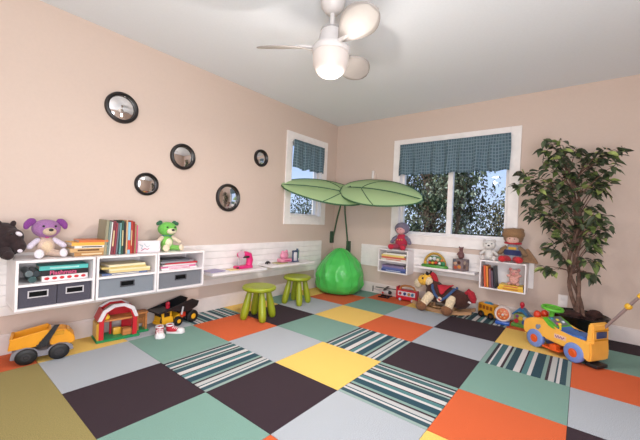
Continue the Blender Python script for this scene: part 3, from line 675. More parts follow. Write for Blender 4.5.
# purple and red doll on left cube
def doll(name, label, loc, s, suit, top, hood, face, shoe, belt=None, hat=None, lean=0):
    t = thing(name, label, 'doll', loc, -PI/2); t.scale = (s*1.12, s, s)
    g = G(); g.ell((0, 0, .24), (.19, .15, .22)); g.ell((0, 0, .42), (.13, .11, .12)); g.build('torso', plush(top), t, remesh=.022)
    for k in (-1, 1):
        g = G(); g.tube([(k*.08, -.05, .1), (k*.14, -.18, .1), (k*.17, -.27, .09)], [.09, .085, .07], 12); g.ell((k*.17, -.27, .09), .07); g.ell((k*.08, -.05, .1), .09); g.build('leg', plush(suit), t, remesh=.02)
        g = G(); g.ell((k*.18, -.33, .095), (.09, .08, .09)); g.build('shoe', plush(shoe), t)
        g = G(); g.tube([(k*.13, 0, .42), (k*.22, -.03, .34), (k*.27, -.06, .24)], [.06, .062, .055], 12); g.ell((k*.27, -.06, .24), .06); g.build('arm', plush(hood), t)
    g = G(); g.ell((0, -.03, .64), (.15, .14, .15)); g.build('face', plush(face), t)
    g = G(); g.ell((0, .01, .69), (.225, .18, .205)); g.build('hood' if not hat else 'hair', plush(hood), t)
    g = G(); g.ell((0, -.085, .63), (.145, .125, .125)); g.build('face_front', plush(face), t)
    for k in (-1, 1):
        g = G(); g.ell((k*.05, -.2, .66), .014); g.build('eye', BLACK, t)
    if belt:
        for k in range(3): g = G(); g.ell((-.07+k*.07, -.148, .33), (.02, .012, .02)); g.build('button', plas(belt), t)
    return t
doll('soft_doll', 'soft doll in a purple hood and red suit sitting on the left back-wall cube', (BX-.10, .18, .6075), .37, '#a03a52', '#b02842', '#756c80', '#d29a9c', '#b8243c', '#d0a05a')
d2 = doll('soft_doll', 'soft doll with a brown knitted hat, grey top and navy trousers on the right cube', (BX-.10, -.995, .596), .35, '#b82430', '#8f939c', '#7d6248', '#d0a89a', '#c0262e', None, True)
g = G(); g.lathe([(.195, .20), (.205, .26), (.20, .34), (.155, .345), (.15, .20)], sc=(1, .82, 1)); g.build('navy_trousers', plush('#28305c'), d2)
g = G(); g.lathe([(.215, .70), (.245, .74), (.25, .80), (.225, .88), (.18, .94), (0, .965)], sc=(1, .86, 1)); g.ell((.16, 0, .91), (.07, .06, .05)); g.ell((-.17, 0, .89), (.07, .06, .05)); g.build('knitted_hat', plush('#8a6848'), d2)
g = G(); g.lathe([(.12, .50), (.19, .51), (.195, .56), (.12, .58)], sc=(1, .9, 1)); g.build('red_scarf', plush('#b02430'), d2)
g = G(); g.box(-.08, .10, -.17, -.14, .36, .43, bev=.02); g.build('yellow_patch', plush('#d0a03c'), d2)
plush_toy('toy_bear', 'small white plush bear sitting at the left end of the right cube', 'stuffed toy', (BX-.10, -.785, .596), -PI/2+.1, .218,
   dict(body='#d6d2ce', belly='#e0dcd8', head='#dcd8d4', muzzle='#e6e2de', ear='#cbc4c2', foot='#d6cfcc', arm='#d6d2ce'), 'round')
g = G(); g.prism([(-.06, 0), (.08, 0), (.07, .025), (-.01, .14), (-.05, .12)], -.016, .022, bev=.006); o = g.build('triangular_cushion', plush('#9a7658'), None); o.location = (BX-.018, -1.125, .5965); o.rotation_euler = (0, 0, -PI/2)
tag(o, 'tan triangular cushion leaning behind the doll on the right cube', 'cushion')

# dome activity toy and picture block on the middle shelf
t = thing('activity_dome', 'green dome-shaped activity toy with bright beads on the floating shelf', 'toy', (BX-.10, -.235, .4475), -PI/2)
GR = plas('#4a8a34')
g = G(); g.lathe([(0, 0), (.15, 0), (.155, .012), (.14, .028), (0, .03)], sc=(1, .4, 1)); g.build('base', GR, t)
g = G(); g.tube([(.115*math.cos(a), .0, .03+.125*math.sin(a)) for a in [PI*i/16 for i in range(17)]], .014, 10); g.build('arch', plas('#b08a34'), t)
g = G(); g.box(-.075, .075, .0, .02, .03, .125, bev=.006); g.build('back_plate', plas('#4f7a4c'), t)
for x, z, c, r_ in ((-.045, .095, '#d8d8d0', .02), (.0, .10, '#cdd4da', .022), (.04, .09, '#d8c4a0', .018), (-.05, .05, '#c8402c', .016), (-.015, .05, '#d8a83c', .018), (.02, .055, '#c8402c', .018), (.06, .05, '#e0e0d8', .016), (-.1, .045, '#d8b030', .018), (.1, .05, '#2c7a4c', .026), (.085, .085, '#c46a34', .016)):
    g = G(); g.ell((x, -.022, z), (r_, .016, r_)); g.build('bead', plas(c), t)
t = thing('picture_block', 'cube block with brown and orange pictures on its faces, standing on the floating shelf', 'toy block', (BX-.10, -.515, .4475), -PI/2-.35)
g = G(); g.box(-.06, .06, -.06, .06, 0, .125, bev=.005); g.build('block_body', plas('#7c6a6c', .5), t)
for k, (x, z, c) in enumerate(((-.025, .08, '#c49a80'), (.02, .09, '#4a2c28'), (.025, .045, '#c8803c'), (-.02, .035, '#a84a34'), (-.035, .105, '#59606c'))):
    g = G(); g.ell((x, -.061, z), (.021, .003, .019)); g.build('picture_spot', plas(c, .5), t)
    g = G(); g.ell((.061, -x, z), (.003, .019, .02)); g.build('picture_spot', plas(('#8c7c74', '#b4a08c', '#5c4844', '#9c8474', '#6c6468')[k], .5), t)
t = thing('toy_figurine', 'small dark brown seated figurine on top of the picture block', 'figurine', (BX-.10, -.513, .5735), -PI/2)
FG = plas('#6a4444', .6)
g = G(); g.ell((0, 0, .03), (.034, .028, .03)); g.ell((0, -.004, .07), (.022, .02, .026)); g.ell((0, -.006, .105), (.021, .021, .022)); g.tube([(-.02, -.01, .07), (-.035, -.02, .04)], .009, 8); g.tube([(.02, -.01, .07), (.035, -.02, .04)], .009, 8); g.build('body', FG, t, remesh=.004)
for k in (-1, 1):
    g = G(); g.ell((k*.018, -.004, .124), (.008, .006, .009)); g.build('ear', FG, t)

# ------------------------------------------------------------------ wheels helper
def wheel(t, c, r, w, tyre, hub, ax='y', hubr=.5, name='wheel'):
    rot = (PI/2, 0, 0) if ax == 'y' else (0, PI/2, 0)
    g = G(); g.lathe([(r*.45, -w/2), (r*.86, -w/2), (r*.97, -w*.36), (r, -w*.2), (r, w*.2), (r*.97, w*.36), (r*.86, w/2), (r*.45, w/2), (r*.45, -w/2)], seg=28, rot=rot)
    o = g.build(name, tyre, t); o.location = c
    g = G(); g.lathe([(0, -w*.53), (r*hubr*.4, -w*.55), (r*hubr*.5, -w*.47), (r*hubr, -w*.45), (r*hubr, w*.45), (r*hubr*.5, w*.47), (r*hubr*.4, w*.55), (0, w*.53)], seg=20, rot=rot); g.build('hub', hub, o)
    return o
# ------------------------------------------------------------------ yellow dump truck, near left
YO = plas('#e0961c', .35); GY = plas('#7e7a80', .4)
t = thing('toy_dump_truck', 'yellow toy dump truck with grey wheel arches parked by the left wall', 'toy truck', (-.462, 1.08, 0), -.20); t.scale = (.90, .90, .82)
R = .058
g = G()
arch = [(-.165, .05), (-.16, .085), (-.13, .118), (-.085, .125), (-.045, .11), (-.02, .085), (.02, .085), (.04, .105), (.085, .12), (.13, .112), (.16, .085), (.165, .06), (.145, .055), (.12, .075), (.085, .085), (.05, .07), (.035, .045), (-.03, .045), (-.045, .07), (-.085, .085), (-.125, .072), (-.145, .045)]
g.prism(arch, -.085, -.062); g.prism(arch, .062, .085); g.box(-.15, .155, -.062, .062, .05, .085); g.build('chassis', GY, t, smooth=False)
g = G()  # tipper bed, open top
g.prism([(-.175, .115), (-.165, .195), (.02, .235), (.035, .215), (-.005, .12)], -.082, -.072)
g.prism([(-.175, .115), (-.165, .195), (.02, .235), (.035, .215), (-.005, .12)], .072, .082)
g.prism([(-.175, .115), (-.005, .12), (-.005, .13), (-.172, .127)], -.072, .072); g.prism([(-.177, .115), (-.167, .115), (-.157, .195), (-.167, .195)], -.072, .072)
g.prism([(-.012, .12), (.0, .12), (.04, .222), (.028, .226)], -.072, .072); g.box(-.17, -.155, -.088, .088, .188, .2); g.build('tipper_bed', YO, t, smooth=False, bevel=.003)
g = G(); g.prism([(.035, .105), (.03, .17), (.06, .215), (.115, .215), (.14, .18), (.165, .165), (.175, .115), (.15, .095)], -.07, .07, bev=.008); g.build('cab', YO, t)
g = G(); g.box(.055, .11, -.074, .074, .178, .208); g.box(.118, .14, -.055, .055, .182, .205, rot=(0, .6, 0)); g.build('cab_window', plas('#c88c28', .2), t, smooth=False)
for k in (-1,):
    g = G(); g.prism([(-.04, .115), (.015, .115), (.082, .262), (.055, .262)], k*.086-.007, k*.086+.007)
    for q in range(7): g.box(-.036+q*.015, -.018+q*.015, k*.088-.01, k*.088+.01, .122+q*.021, .132+q*.021)
    g.build('ladder_arm', DARK, t, smooth=False)
for x in (-.085, .085):
    for y in (-.082, .082): wheel(t, (x, y, R), R, .035, plas('#121113', .5), plas('#29272a', .5), hubr=.5)
# ------------------------------------------------------------------ barn
t = thing('toy_barn', 'red and white toy barn on a green base against the left wall', 'toy barn', (-.022, 1.15, 0), -.12); t.scale = (.85, 1.0, .93)
RD = plas('#c0202c', .35); OW = mat('#b0713c', .5, 'wood'); WT = plas('#d6cfd2', .35); GN = plas('#1e8a54', .4)
g = G(); g.prism([(-.17, 0), (.16, 0), (.16, .018), (-.17, .018)], -.085, .09, bev=.006); g.prism([(.14, 0), (.255, .0), (.255, .016), (.14, .016)], -.02, .09, bev=.005); g.build('base', GN, t, smooth=False)
def gam(w, h0, h1, th):
    o = [(-w, h0), (-w*.9, h1*.80), (-w*.55, h1*.95), (0, h1), (w*.55, h1*.95), (w*.9, h1*.80), (w, h0)]; i = [(x*(1-th/w), z-(th if abs(x) < w*.95 else 0)) for x, z in o]; return o + i[::-1]
for y in (-.075, .06):
    g = G(); g.prism([(-.15, .018), (-.115, .018), (-.115, .165), (-.15, .165)], y, y+.016); g.prism([(.10, .018), (.135, .018), (.135, .165), (.10, .165)], y, y+.016)
    g.prism([(-.15, .165), (-.115, .16), (-.088, .222), (-.04, .250), (.03, .250), (.075, .222), (.10, .16), (.135, .165), (.10, .235), (.045, .268), (-.045, .268), (-.11, .235)], y, y+.016); g.build('frame', RD, t, smooth=False, bevel=.002)
g = G()
pr = [(-.162, .165), (-.125, .243), (-.05, .282), (.04, .282), (.11, .243), (.142, .165)]
pi_ = [(-.132, .163), (-.100, .225), (-.038, .258), (.028, .258), (.086, .225), (.114, .163)]
g.prism(pr + pi_[::-1], -.082, -.066); g.prism(pr + pi_[::-1], .062, .08); g.build('roof_trim', WT, t, smooth=False, bevel=.002)
g = G(); g.prism([(-.162, .165), (-.125, .243), (-.118, .24), (-.153, .165)], -.064, .06); g.build('roof_panel', RD, t, smooth=False)
g = G(); g.prism([(.142, .165), (.11, .243), (.103, .24), (.133, .165)], .0, .06); g.build('roof_panel', RD, t, smooth=False)
g = G(); g.box(-.148, .133, -.06, .06, .148, .162); g.build('loft', OW, t, smooth=False)
g = G()
g.box(-.16, -.148, -.07, .06, .018, .15)
for k in range(4): g.box(-.166, -.16, -.066+k*.033, -.04+k*.033, .03, .14)
g.build('side_wall', plas('#c89a34'), t, smooth=False)
g = G(); g.box(-.14, .12, .062, .066, .162, .21); g.box(.05, .12, .058, .064, .03, .15); g.build('rear_panel', RD, t, smooth=False)
g = G(); g.ell((-.095, -.04, .178), (.03, .026, .022)); g.ell((-.095, -.04, .196), (.018, .016, .016)); g.build('toy_chicken', plas('#e0b02c'), t)
g = G()
for x in (.165, .235): 
    g.box(x-.008, x+.008, .0, .016, .016, .15); g.box(x-.008, x+.008, .06, .076, .016, .15)
g.box(.14, .25, -.004, .08, .15, .165); g.box(.16, .24, .064, .072, .05, .14); g.build('annex', OW, t, smooth=False)
g = G(); g.box(.03, .10, -.055, .0, .018, .07); g.build('crate', OW, t, smooth=False, bevel=.003)
g = G(); g.box(-.03, .03, -.01, .03, .018, .075, bev=.008); g.build('hay_bale', plas('#d4a436'), t)
g = G(); g.cyl((-.04, .04, .018), (-.04, .04, .13), .01); g.build('post', RD, t)
# ------------------------------------------------------------------ black and yellow dump truck
YT = plas('#e0a520', .35)
t = thing('toy_dump_truck', 'black and yellow toy dump truck behind the red sneakers', 'toy truck', (.425, 1.15, 0), .10)
g = G(); g.box(-.12, .15, -.05, .05, .04, .06); g.box(-.145, -.05, -.055, .055, .035, .075); g.tube([(-.15, -.05, .03), (-.16, -.05, .06), (-.15, -.05, .1)], .006, 6); g.build('chassis', DARK, t, smooth=False)
g = G(); g.prism([(-.155, .03), (-.15, .075), (-.06, .085), (-.055, .035)], -.062, .062); g.box(-.155, -.07, -.06, .05, .075, .135); g.prism([(-.05, .06), (.0, .095), (.04, .075), (.03, .05)], -.06, .06); g.box(-.165, -.15, -.06, .06, .022, .045); g.build('cab', YT, t, smooth=False, bevel=.004)
g = G(); g.box(-.138, -.09, -.0625, -.059, .092, .125); g.box(-.157, -.154, -.045, .04, .092, .125); g.build('cab_window', BLACK, t, smooth=False)
g = G(); g.prism([(-.20, .128), (-.20, .14), (-.07, .168), (.10, .205), (.17, .175), (.155, .135), (.08, .10), (-.055, .125), (-.08, .138)], -.085, -.076)
g.prism([(-.20, .128), (-.20, .14), (-.07, .168), (.10, .205), (.17, .175), (.155, .135), (.08, .10), (-.055, .125), (-.08, .138)], .076, .085)
g.prism([(-.20, .128), (-.08, .138), (-.055, .125), (.08, .10), (.155, .135), (.155, .145), (.08, .11), (-.05, .135), (-.08, .15), (-.20, .138)], -.076, .076); g.build('tipper_bed', plas('#17181c', .35), t, smooth=False, bevel=.002)
g = G(); g.cyl((-.085, -.02, .145), (-.085, -.02, .185), .017); g.ell((-.085, -.02, .185), .018); g.build('red_knob', plas('#a81c30'), t)
g = G(); g.box(.005, .055, -.066, -.05, .06, .1, bev=.004); g.build('fuel_tank', plas('#cc3420'), t)
g = G(); g.cyl((.0, -.088, .09), (.012, -.088, .155), .007); g.build('piston', plas('#b8b8bc', .2), t)
for y in (-.07, .07):
    wheel(t, (.115, y, .052), .052, .04, plas('#141315', .5), YT, hubr=.45); wheel(t, (-.02, y, .038), .038, .035, plas('#141315', .5), YT, hubr=.5); 
# ------------------------------------------------------------------ sneakers
def sneaker(label, loc, rz):
    t = thing('sneaker', label, 'shoe', loc, rz, 'pair of red sneakers'); t.scale = (1.15, .9, .85)
    g = G(); prof_ = [(-.026, -.075), (.0, -.085), (.028, -.07), (.032, -.03), (.026, .03), (.024, .06), (.0, .072), (-.024, .06), (-.026, .03), (-.032, -.03)]
    A = [g.bm.verts.new((x, y, 0)) for x, y in prof_]; B = [g.bm.verts.new((x*1.02, y*1.02, .016)) for x, y in prof_]
    g.bm.faces.new(A[::-1]); g.bm.faces.new(B)
    for i in range(10): g.bm.faces.new((A[i], A[(i+1) % 10], B[(i+1) % 10], B[i]))
    g.build('sole', plas('#e0dcdc', .5), t, bevel=.003)
    g = G(); g.ell((0, .02, .03), (.026, .052, .028)); g.ell((0, .042, .05), (.025, .032, .028)); g.build('upper', mat('#b31f30', .8, 'cloth'), t, remesh=.004)
    g = G(); g.ell((0, -.048, .022), (.029, .034, .022)); g.build('toe_cap', plas('#e6e2e2', .4), t)
    g = G(); g.lathe([(.018, .075), (.026, .078), (.027, .066), (.02, .064)], c=(0, .042, 0), sc=(1, 1.25, 1)); g.build('collar', plas('#ddd6d8'), t)
    g = G()
    for k in range(4): g.tube([(-.02, .012-k*.014, .048-.004*k), (0, .008-k*.014, .06-.006*k), (.02, .012-k*.014, .048-.004*k)], .0035, 6)
    g.build('laces', plas('#efeaea'), t)
    return t
sneaker('red sneaker with white toe, left one of the pair, toe towards the room', (.20, .945, 0), -.4)
sneaker('red sneaker with white toe, right one of the pair, turned to the right', (.315, .94, 0), .8)

# ------------------------------------------------------------------ helicopter
t = thing('toy_helicopter', 'black and white toy helicopter standing beside the red play piano', 'toy helicopter', (2.69, .36, 0), -PI/2+.1)
g = G(); g.ell((.03, 0, .065), (.065, .034, .034)); g.tube([(-.02, 0, .07), (-.09, 0, .08), (-.15, 0, .09)], [.02, .01, .006], 8); g.build('fuselage', plas('#b9aeb0'), t)
g = G(); g.ell((.065, -.004, .068), (.032, .027, .024)); g.build('canopy_window', BLACK, t)
g = G()
for y in (-.045, .045):
    g.tube([(-.06, y, .009), (.06, y, .009), (.085, y, .02)], .009, 6); g.tube([(-.03, y, .01), (-.015, y*.4, .045)], .005, 6); g.tube([(.03, y, .01), (.03, y*.4, .045)], .005, 6)
g.build('skid', BLACK, t)
g = G(); g.cyl((.02, 0, .09), (.02, 0, .115), .007); g.box(-.11, .15, -.014, .014, .112, .118, rot=(0, .03, .25)); g.box(-.11, .15, -.014, .014, .112, .118, rot=(0, 0, 1.75)); g.build('main_rotor', DARK, t, smooth=False)
g = G(); g.box(-.156, -.144, -.012, -.008, .055, .125); g.build('tail_rotor', DARK, t, smooth=False)
g = G(); g.ell((-.01, -.027, .062), (.016, .006, .012)); g.build('red_mark', plas('#b8342c'), t)
# ------------------------------------------------------------------ red play piano / cart
t = thing('toy_play_bus', 'red play bus with white front panel and an orange top bar beside the rocking horse', 'toy', (2.74, .082, 0), -PI/2+.08); t.scale = (.93, .93, 1)
g = G(); g.box(-.125, .125, -.05, .05, .015, .06, bev=.006); g.box(-.135, -.115, -.05, .05, .015, .165, bev=.004); g.box(.115, .135, -.05, .05, .015, .13, bev=.004); g.box(-.12, .12, -.045, .045, .115, .132, bev=.004); g.build('red_frame', plas('#b81a2c'), t, smooth=False)
g = G(); g.box(-.112, .112, -.04, .04, .06, .115); g.build('white_panel', plas('#cfc8cc'), t, smooth=False)
for x, c in ((-.08, '#a82430'), (-.02, '#20306c'), (.035, '#a8743c'), (.08, '#3c6a8c')):
    g = G(); g.cyl((x, -.052, .088), (x, -.038, .088), .018); g.build('round_button', plas(c), t)
g = G(); g.tube([(-.10, 0, .13), (-.08, 0, .165), (-.04, 0, .178), (.04, 0, .178), (.08, 0, .165), (.10, 0, .13)], .012, 8); g.build('orange_handle', OW, t)
for x in (-.08, .08):
    for y in (-.045, .045): wheel(t, (x, y, .018), .018, .014, plas('#8fa6bc'), WT)

# ------------------------------------------------------------------ rocking horse
t = thing('rocking_horse', 'brown plush rocking horse with yellow face and red saddle on wooden rockers', 'rocking horse', (2.60, -.385, 0), -PI/2); t.scale = (.93, .95, .95)
BH = plush('#402018'); CR = plush('#d9c4a4'); WD = mat('#a8805c', .5, 'wood')
g = G(); g.ell((.06, 0, .185), (.21, .10, .10)); g.ell((.18, 0, .165), (.12, .105, .10)); g.ell((-.08, 0, .20), (.125, .10, .115)); g.tube([(-.08, 0, .24), (-.14, 0, .29), (-.19, 0, .34)], [.09, .075, .065], 14); g.build('body', BH, t, remesh=.012)
g = G(); g.ell((-.205, -.005, .335), (.085, .072, .072), rot=(0, -.4, 0)); g.ell((-.24, -.01, .325), (.066, .064, .064)); g.build('head', plush('#dca83c'), t, remesh=.01)
g = G(); g.ell((-.30, -.012, .275), (.05, .052, .055)); g.build('muzzle', plush('#c9b79c'), t)
g = G(); g.ell((-.155, -.055, .325), (.045, .025, .05)); g.build('cheek', CR, t)
for k in (-1, 1):
    g = G(); g.ell((-.175+.012*k, k*.035, .402), (.018, .014, .034), rot=(k*-.2, -.2, 0)); g.build('ear', plush('#17110f'), t)
    g = G(); g.ell((-.225, k*.068-.004, .355), (.011, .008, .013)); g.build('eye', BLACK, t)
    g = G(); g.ell((-.318, k*.034-.012, .292), (.008, .006, .006)); g.build('nostril', BLACK, t)
g = G(); g.ell((-.19, 0, .395), (.04, .035, .022)); g.ell((-.225, -.02, .385), (.025, .03, .014)); g.build('forelock', plush('#17110f'), t, remesh=.008)
g = G(); g.tube([(-.15, 0, .41), (-.12, 0, .385), (-.10, 0, .34), (-.085, 0, .30)], [.03, .036, .036, .026], 12); g.build('mane', plush('#a81c28'), t)
g = G(); g.tube([(.24, 0, .24), (.275, 0, .27), (.30, -.01, .25), (.325, -.015, .20), (.33, -.02, .16)], [.022, .034, .04, .038, .022], 12); g.build('tail', plush('#a01a2a'), t)
g = G(); g.box(.285, .315, -.065, -.062, .16, .18, rot=(0, .3, 0)); g.build('white_tag', plas('#d8d0d0'), t)
for k in (-1, 1):
    for nm, x, xe in (('front', -.12, -.185), ('rear', .12, .10)):
        l = G(); l.tube([(x, k*.07, .18), (x+(xe-x)*.4, k*.115, .14), (xe, k*.135, .07)], [.052, .048, .042], 12); l.ell((xe, k*.135, .07), .042); o = l.build('leg', CR, t)
        f = G(); f.ell((xe-.012, k*.155, .056), (.064, .046, .054)); f.build('hoof', plush('#7c5236'), o)
g = G(); 
def sad(u, v):
    a = (v-.5)*2.7; x = .012+.17*(u-.5)*(1.15-1.9*abs(v-.5)); s_ = .114; w_ = .45+.0*u
    return Vector((x+.0*a, -math.sin(a)*s_*(.98), .188+math.cos(a)*.108 + .015*(2*u-1)**2))
g.grid(10, 18, sad); g.build('saddle', mat('#b41e2e', .7, 'cloth'), t, solid=.012)
for k in (-1, 1):
    g = G(); g.tube([(-.115, k*.04, .312), (-.098, k*.095, .265), (-.055, k*.122, .20), (.01, k*.122, .145), (.075, k*.122, .20), (.115, k*.095, .25), (.135, k*.04, .282)], .015, 8)
    g.build('blue_strap', mat('#34507c', .7, 'cloth'), t)
g = G(); g.cyl((.0, -.122, .158), (.0, -.134, .158), .028); g.cyl((.0, .122, .158), (.0, .134, .158), .028); g.build('round_badge', plas('#d8c8b0'), t)
g = G(); g.cyl((.0, -.134, .158), (.0, -.138, .158), .012); g.build('badge_centre', plas('#c03a28'), t)
for k in (-1, 1):
    g = G(); n = 20; po = [(-.33+.66*i/n, .012+.13*((i/n-.5)*1.6)**2*.6) for i in range(n+1)]; g.prism([(x, z-.012) for x, z in po] + [(x, z+.026) for x, z in po[::-1]], k*.085-.012, k*.085+.012); g.build('rocker', WD, t, smooth=False, bevel=.002)
g = G()
for x in (-.19, .17): g.box(x-.015, x+.015, -.09, .09, .035, .055)
for x in (-.1, .12): 
    g.cyl((x, 0, .045), (x, 0, .13), .014)
g.box(-.115, .135, -.02, .02, .035, .05); g.build('cross_bar', WD, t, smooth=False)

# ------------------------------------------------------------------ school bus
SB = plas('#d89424', .35)
t = thing('toy_school_bus', 'small yellow toy school bus with black wheels beside the rocking horse', 'toy bus', (2.735, -.81, 0), -PI/2-.45)
g = G(); g.prism([(-.10, .025), (-.10, .135), (-.09, .145), (.075, .145), (.085, .13), (.085, .085), (.10, .075), (.10, .025)], -.045, .045, bev=.006); g.build('bus_body', SB, t)
for k in range(4):
    for s in (-1, 1):
        g = G(); g.box(-.082+k*.04, -.055+k*.04, s*.046-.002, s*.046+.002, .088, .125); g.build('window', plas('#8a4c20'), t, smooth=False)
g = G(); g.lathe([(0, .16), (.03, .158), (.045, .145), (0, .143)], c=(-.01, 0, 0), sc=(1.1, .8, 1)); g.build('roof_button', plas('#3f86a8'), t)
for x in (-.055, .055):
    for y in (-.048, .048): wheel(t, (x, y, .033), .033, .02, BLACK, plas('#5a3020'), hubr=.45)
# ------------------------------------------------------------------ round spinner
t = thing('toy_spinner', 'round orange spinning toy with white rim on a blue base', 'toy', (2.60, -.955, 0), -PI/2+.1); t.scale = (.95, .95, .98)
g = G(); g.box(-.065, .065, -.05, .045, 0, .035, bev=.012); g.build('base', plas('#2a5ab0'), t)
g = G(); g.lathe([(0, -.02), (.068, -.02), (.078, -.01), (.078, .01), (.068, .022), (.058, .02), (.056, .012), (0, .012)], rot=(PI/2-.15, 0, 0), c=(0, 0, .10), seg=36); g.build('rim', plas('#d8c6c0'), t)
g = G(); g.lathe([(0, .012), (.056, .012), (.054, .02), (.03, .026), (0, .03)], rot=(PI/2-.15, 0, 0), c=(0, 0, .10)); g.build('disc', plas('#c8622c'), t)
for k in range(6):
    a = k*PI/3; g = G(); g.ell((.032*math.cos(a), -.026, .10+.032*math.sin(a)), (.010, .006, .010)); g.build('spot', plas('#dca070'), t)
g = G(); g.ell((0, -.034, .098), (.012, .008, .012)); g.build('centre_knob', plas('#d8cfc8'), t)
# ------------------------------------------------------------------ activity house
t = thing('toy_activity_house', 'colourful toy house with blue roof and red knob beside the yellow ride-on car', 'toy house', (2.655, -1.105, 0), -PI/2-.1)
g = G(); g.box(-.075, .075, -.06, .05, 0, .03, bev=.006); g.build('base', plas('#5a9440'), t)
g = G(); g.box(-.06, .055, -.035, .04, .03, .125, bev=.004); g.build('house_wall', plas('#8a9c50'), t)
g = G(); g.prism([(-.075, .115), (-.02, .175), (.02, .175), (.085, .10), (.085, .085), (.07, .09), (.01, .15), (-.02, .15), (-.07, .105)], -.05, .045, bev=.003); g.build('roof', plas('#2c6c9c'), t)
g = G(); g.cyl((.0, 0, .17), (.0, 0, .2), .012); g.ell((0, 0, .207), (.02, .02, .026)); g.build('red_knob', plas('#b81c30'), t)
for x, z, c, r_ in ((-.035, .055, '#b8283c', .02), (.0, .085, '#d8a82c', .018), (.03, .05, '#2c4a9c', .02), (.035, .09, '#d0d0d0', .016), (-.03, .1, '#7c3c7c', .014)):
    g = G(); g.cyl((x, -.045, z), (x, -.034, z), r_); g.build('round_button', plas(c), t)
g = G(); g.tube([(.07, -.03, .03), (.085, -.035, .07), (.075, -.03, .10)], .009, 8); g.build('green_handle', plas('#4c9c3c'), t)

# ------------------------------------------------------------------ ride-on car
RY = plas('#eeb04a', .35); BLU = plas('#4872b8', .4); ORG = plas('#d8551c', .4); LG = plas('#5cb030', .4)
t = thing('ride_on_car', 'yellow ride-on toy car with blue wheels, blue seat and push pole', 'ride-on toy', (2.125, -1.438, 0), math.radians(57.4)); t.scale = (.97, .90, 1.0)
# local: +x forward, +y the side facing the camera
g = G()
side = [(-.255, .045), (-.262, .10), (-.255, .175), (-.14, .180), (-.05, .182), (.02, .20), (.075, .235), (.14, .235), (.22, .215), (.262, .185), (.268, .12), (.25, .085), (.215, .085), (.205, .115), (.17, .135), (.125, .13), (.095, .11), (.085, .095), (-.07, .082), (-.085, .095), (-.12, .112), (-.165, .112), (-.2, .09), (-.215, .045)]
g.prism([(x, z) for x, z in side], -.105, .105, bev=.010); g.build('car_body', RY, t)
g = G(); g.prism([(-.262, .16), (-.258, .30), (-.245, .31), (-.225, .30), (-.215, .17)], -.09, .09, bev=.008); g.build('backrest', RY, t)
g = G(); g.box(-.268, -.258, -.055, .055, .205, .25, bev=.003); g.build('rear_print', plas('#3c466c'), t)
g = G(); g.box(-.267, -.257, -.075, .075, .19, .197); g.box(-.267, -.257, -.075, .075, .255, .262); g.build('rear_panel_edge', plas('#c8871c'), t, smooth=False)
g = G(); g.prism([(-.215, .175), (-.205, .20), (-.06, .185), (.0, .205), (.02, .195), (-.04, .172)], -.075, .098, bev=.008); g.build('seat', BLU, t)
g = G(); g.prism([(-.02, .188), (.03, .225), (.09, .255), (.10, .245), (.05, .205), (.02, .188)], -.1, .108, bev=.004); g.build('dashboard_frame', LG, t)
g = G(); g.box(.0, .085, -.07, .07, .225, .235, rot=(0, -.55, 0)); g.build('dashboard', plas('#6c7078'), t, smooth=False)
for x, y, c in ((.02, .04, '#c03c5c'), (.05, .0, '#d8c838'), (.03, -.04, '#c8d0d8'), (.065, .045, '#3c8c9c')):
    g = G(); g.ell((x, y, .232+(x-.04)*.6), (.014, .014, .01)); g.build('dash_button', plas(c), t)
g = G(); g.tube([(.10, 0, .235), (.09, 0, .31)], .018, 10); g.build('steering_column', LG, t)
g = G(); tor = []
for i in range(25):
    a = 2*PI*i/24; tor.append((.092+.066*math.cos(a), .075*math.sin(a), .318+.066*math.cos(a)*.12))
g.tube(tor, .012, 8); g.box(.06, .125, -.07, .07, .312, .323, rot=(0, -.12, 0)); g.build('steering_wheel', LG, t)
g = G(); g.ell((.185, .045, .245), (.03, .03, .032)); g.cyl((.185, .045, .21), (.185, .045, .235), .018); g.build('headlight', plas('#c8381c'), t)
g = G(); g.ell((.185, -.045, .245), (.03, .03, .032)); g.cyl((.185, -.045, .21), (.185, -.045, .235), .018); g.build('headlight', plas('#c8381c'), t)
g = G(); g.tube([(-.03, .085, .188), (-.035, .09, .215), (-.03, .09, .23)], .008, 8); g.ell((-.03, .09, .233), .012); g.build('lever', plas('#e0c030'), t)
g = G(); g.ell((.135, .107, .165), (.017, .003, .02)); g.ell((.12, .107, .175), (.01, .003, .014)); g.build('star_sticker', plas('#7c8aa0'), t)
g = G(); g.box(-.09, .0, .1045, .1062, .128, .16, bev=.0004); st_ = g.build('side_sticker', plas('#e2b8a0'), t, smooth=False)
g = G(); g.tube([(-.01, .107, .15), (-.02, .107, .135), (-.03, .107, .152), (-.04, .107, .136), (-.05, .107, .15), (-.062, .107, .136), (-.075, .107, .15)], .0035, 6); g.build('purple_scribble', plas('#7a4a90'), st_)
g = G(); g.box(-.05, .085, -.09, .12, .03, .045, bev=.005); g.box(-.03, .02, .07, .128, .03, .075, bev=.006); g.build('foot_board', ORG, t, smooth=False)
WB = plas('#6d86c4', .4)
for x in (.155, -.145):
    for y in (-.095, .095): wheel(t, (x, y, .070), .070, .045, WB, ORG, hubr=.55)
g = G(); g.box(-.285, -.205, -.05, .075, .006, .03, bev=.006); g.build('rear_skid', DARK, t)
g = G(); g.tube([(-.24, -.05, .255), (-.36, -.05, .42), (-.45, -.05, .545)], .010, 10); g.build('push_pole', plas('#8c7a78', .3), t)
g = G(); g.tube([(-.44, -.05, .53), (-.50, -.05, .60), (-.55, -.05, .65)], .016, 10); g.ell((-.385, -.05, .455), .022); g.build('pole_grip', plas('#d8a82c'), t)
g = G(); g.ell((-.24, -.05, .255), .026); g.build('pole_socket', plas('#d8941c'), t)

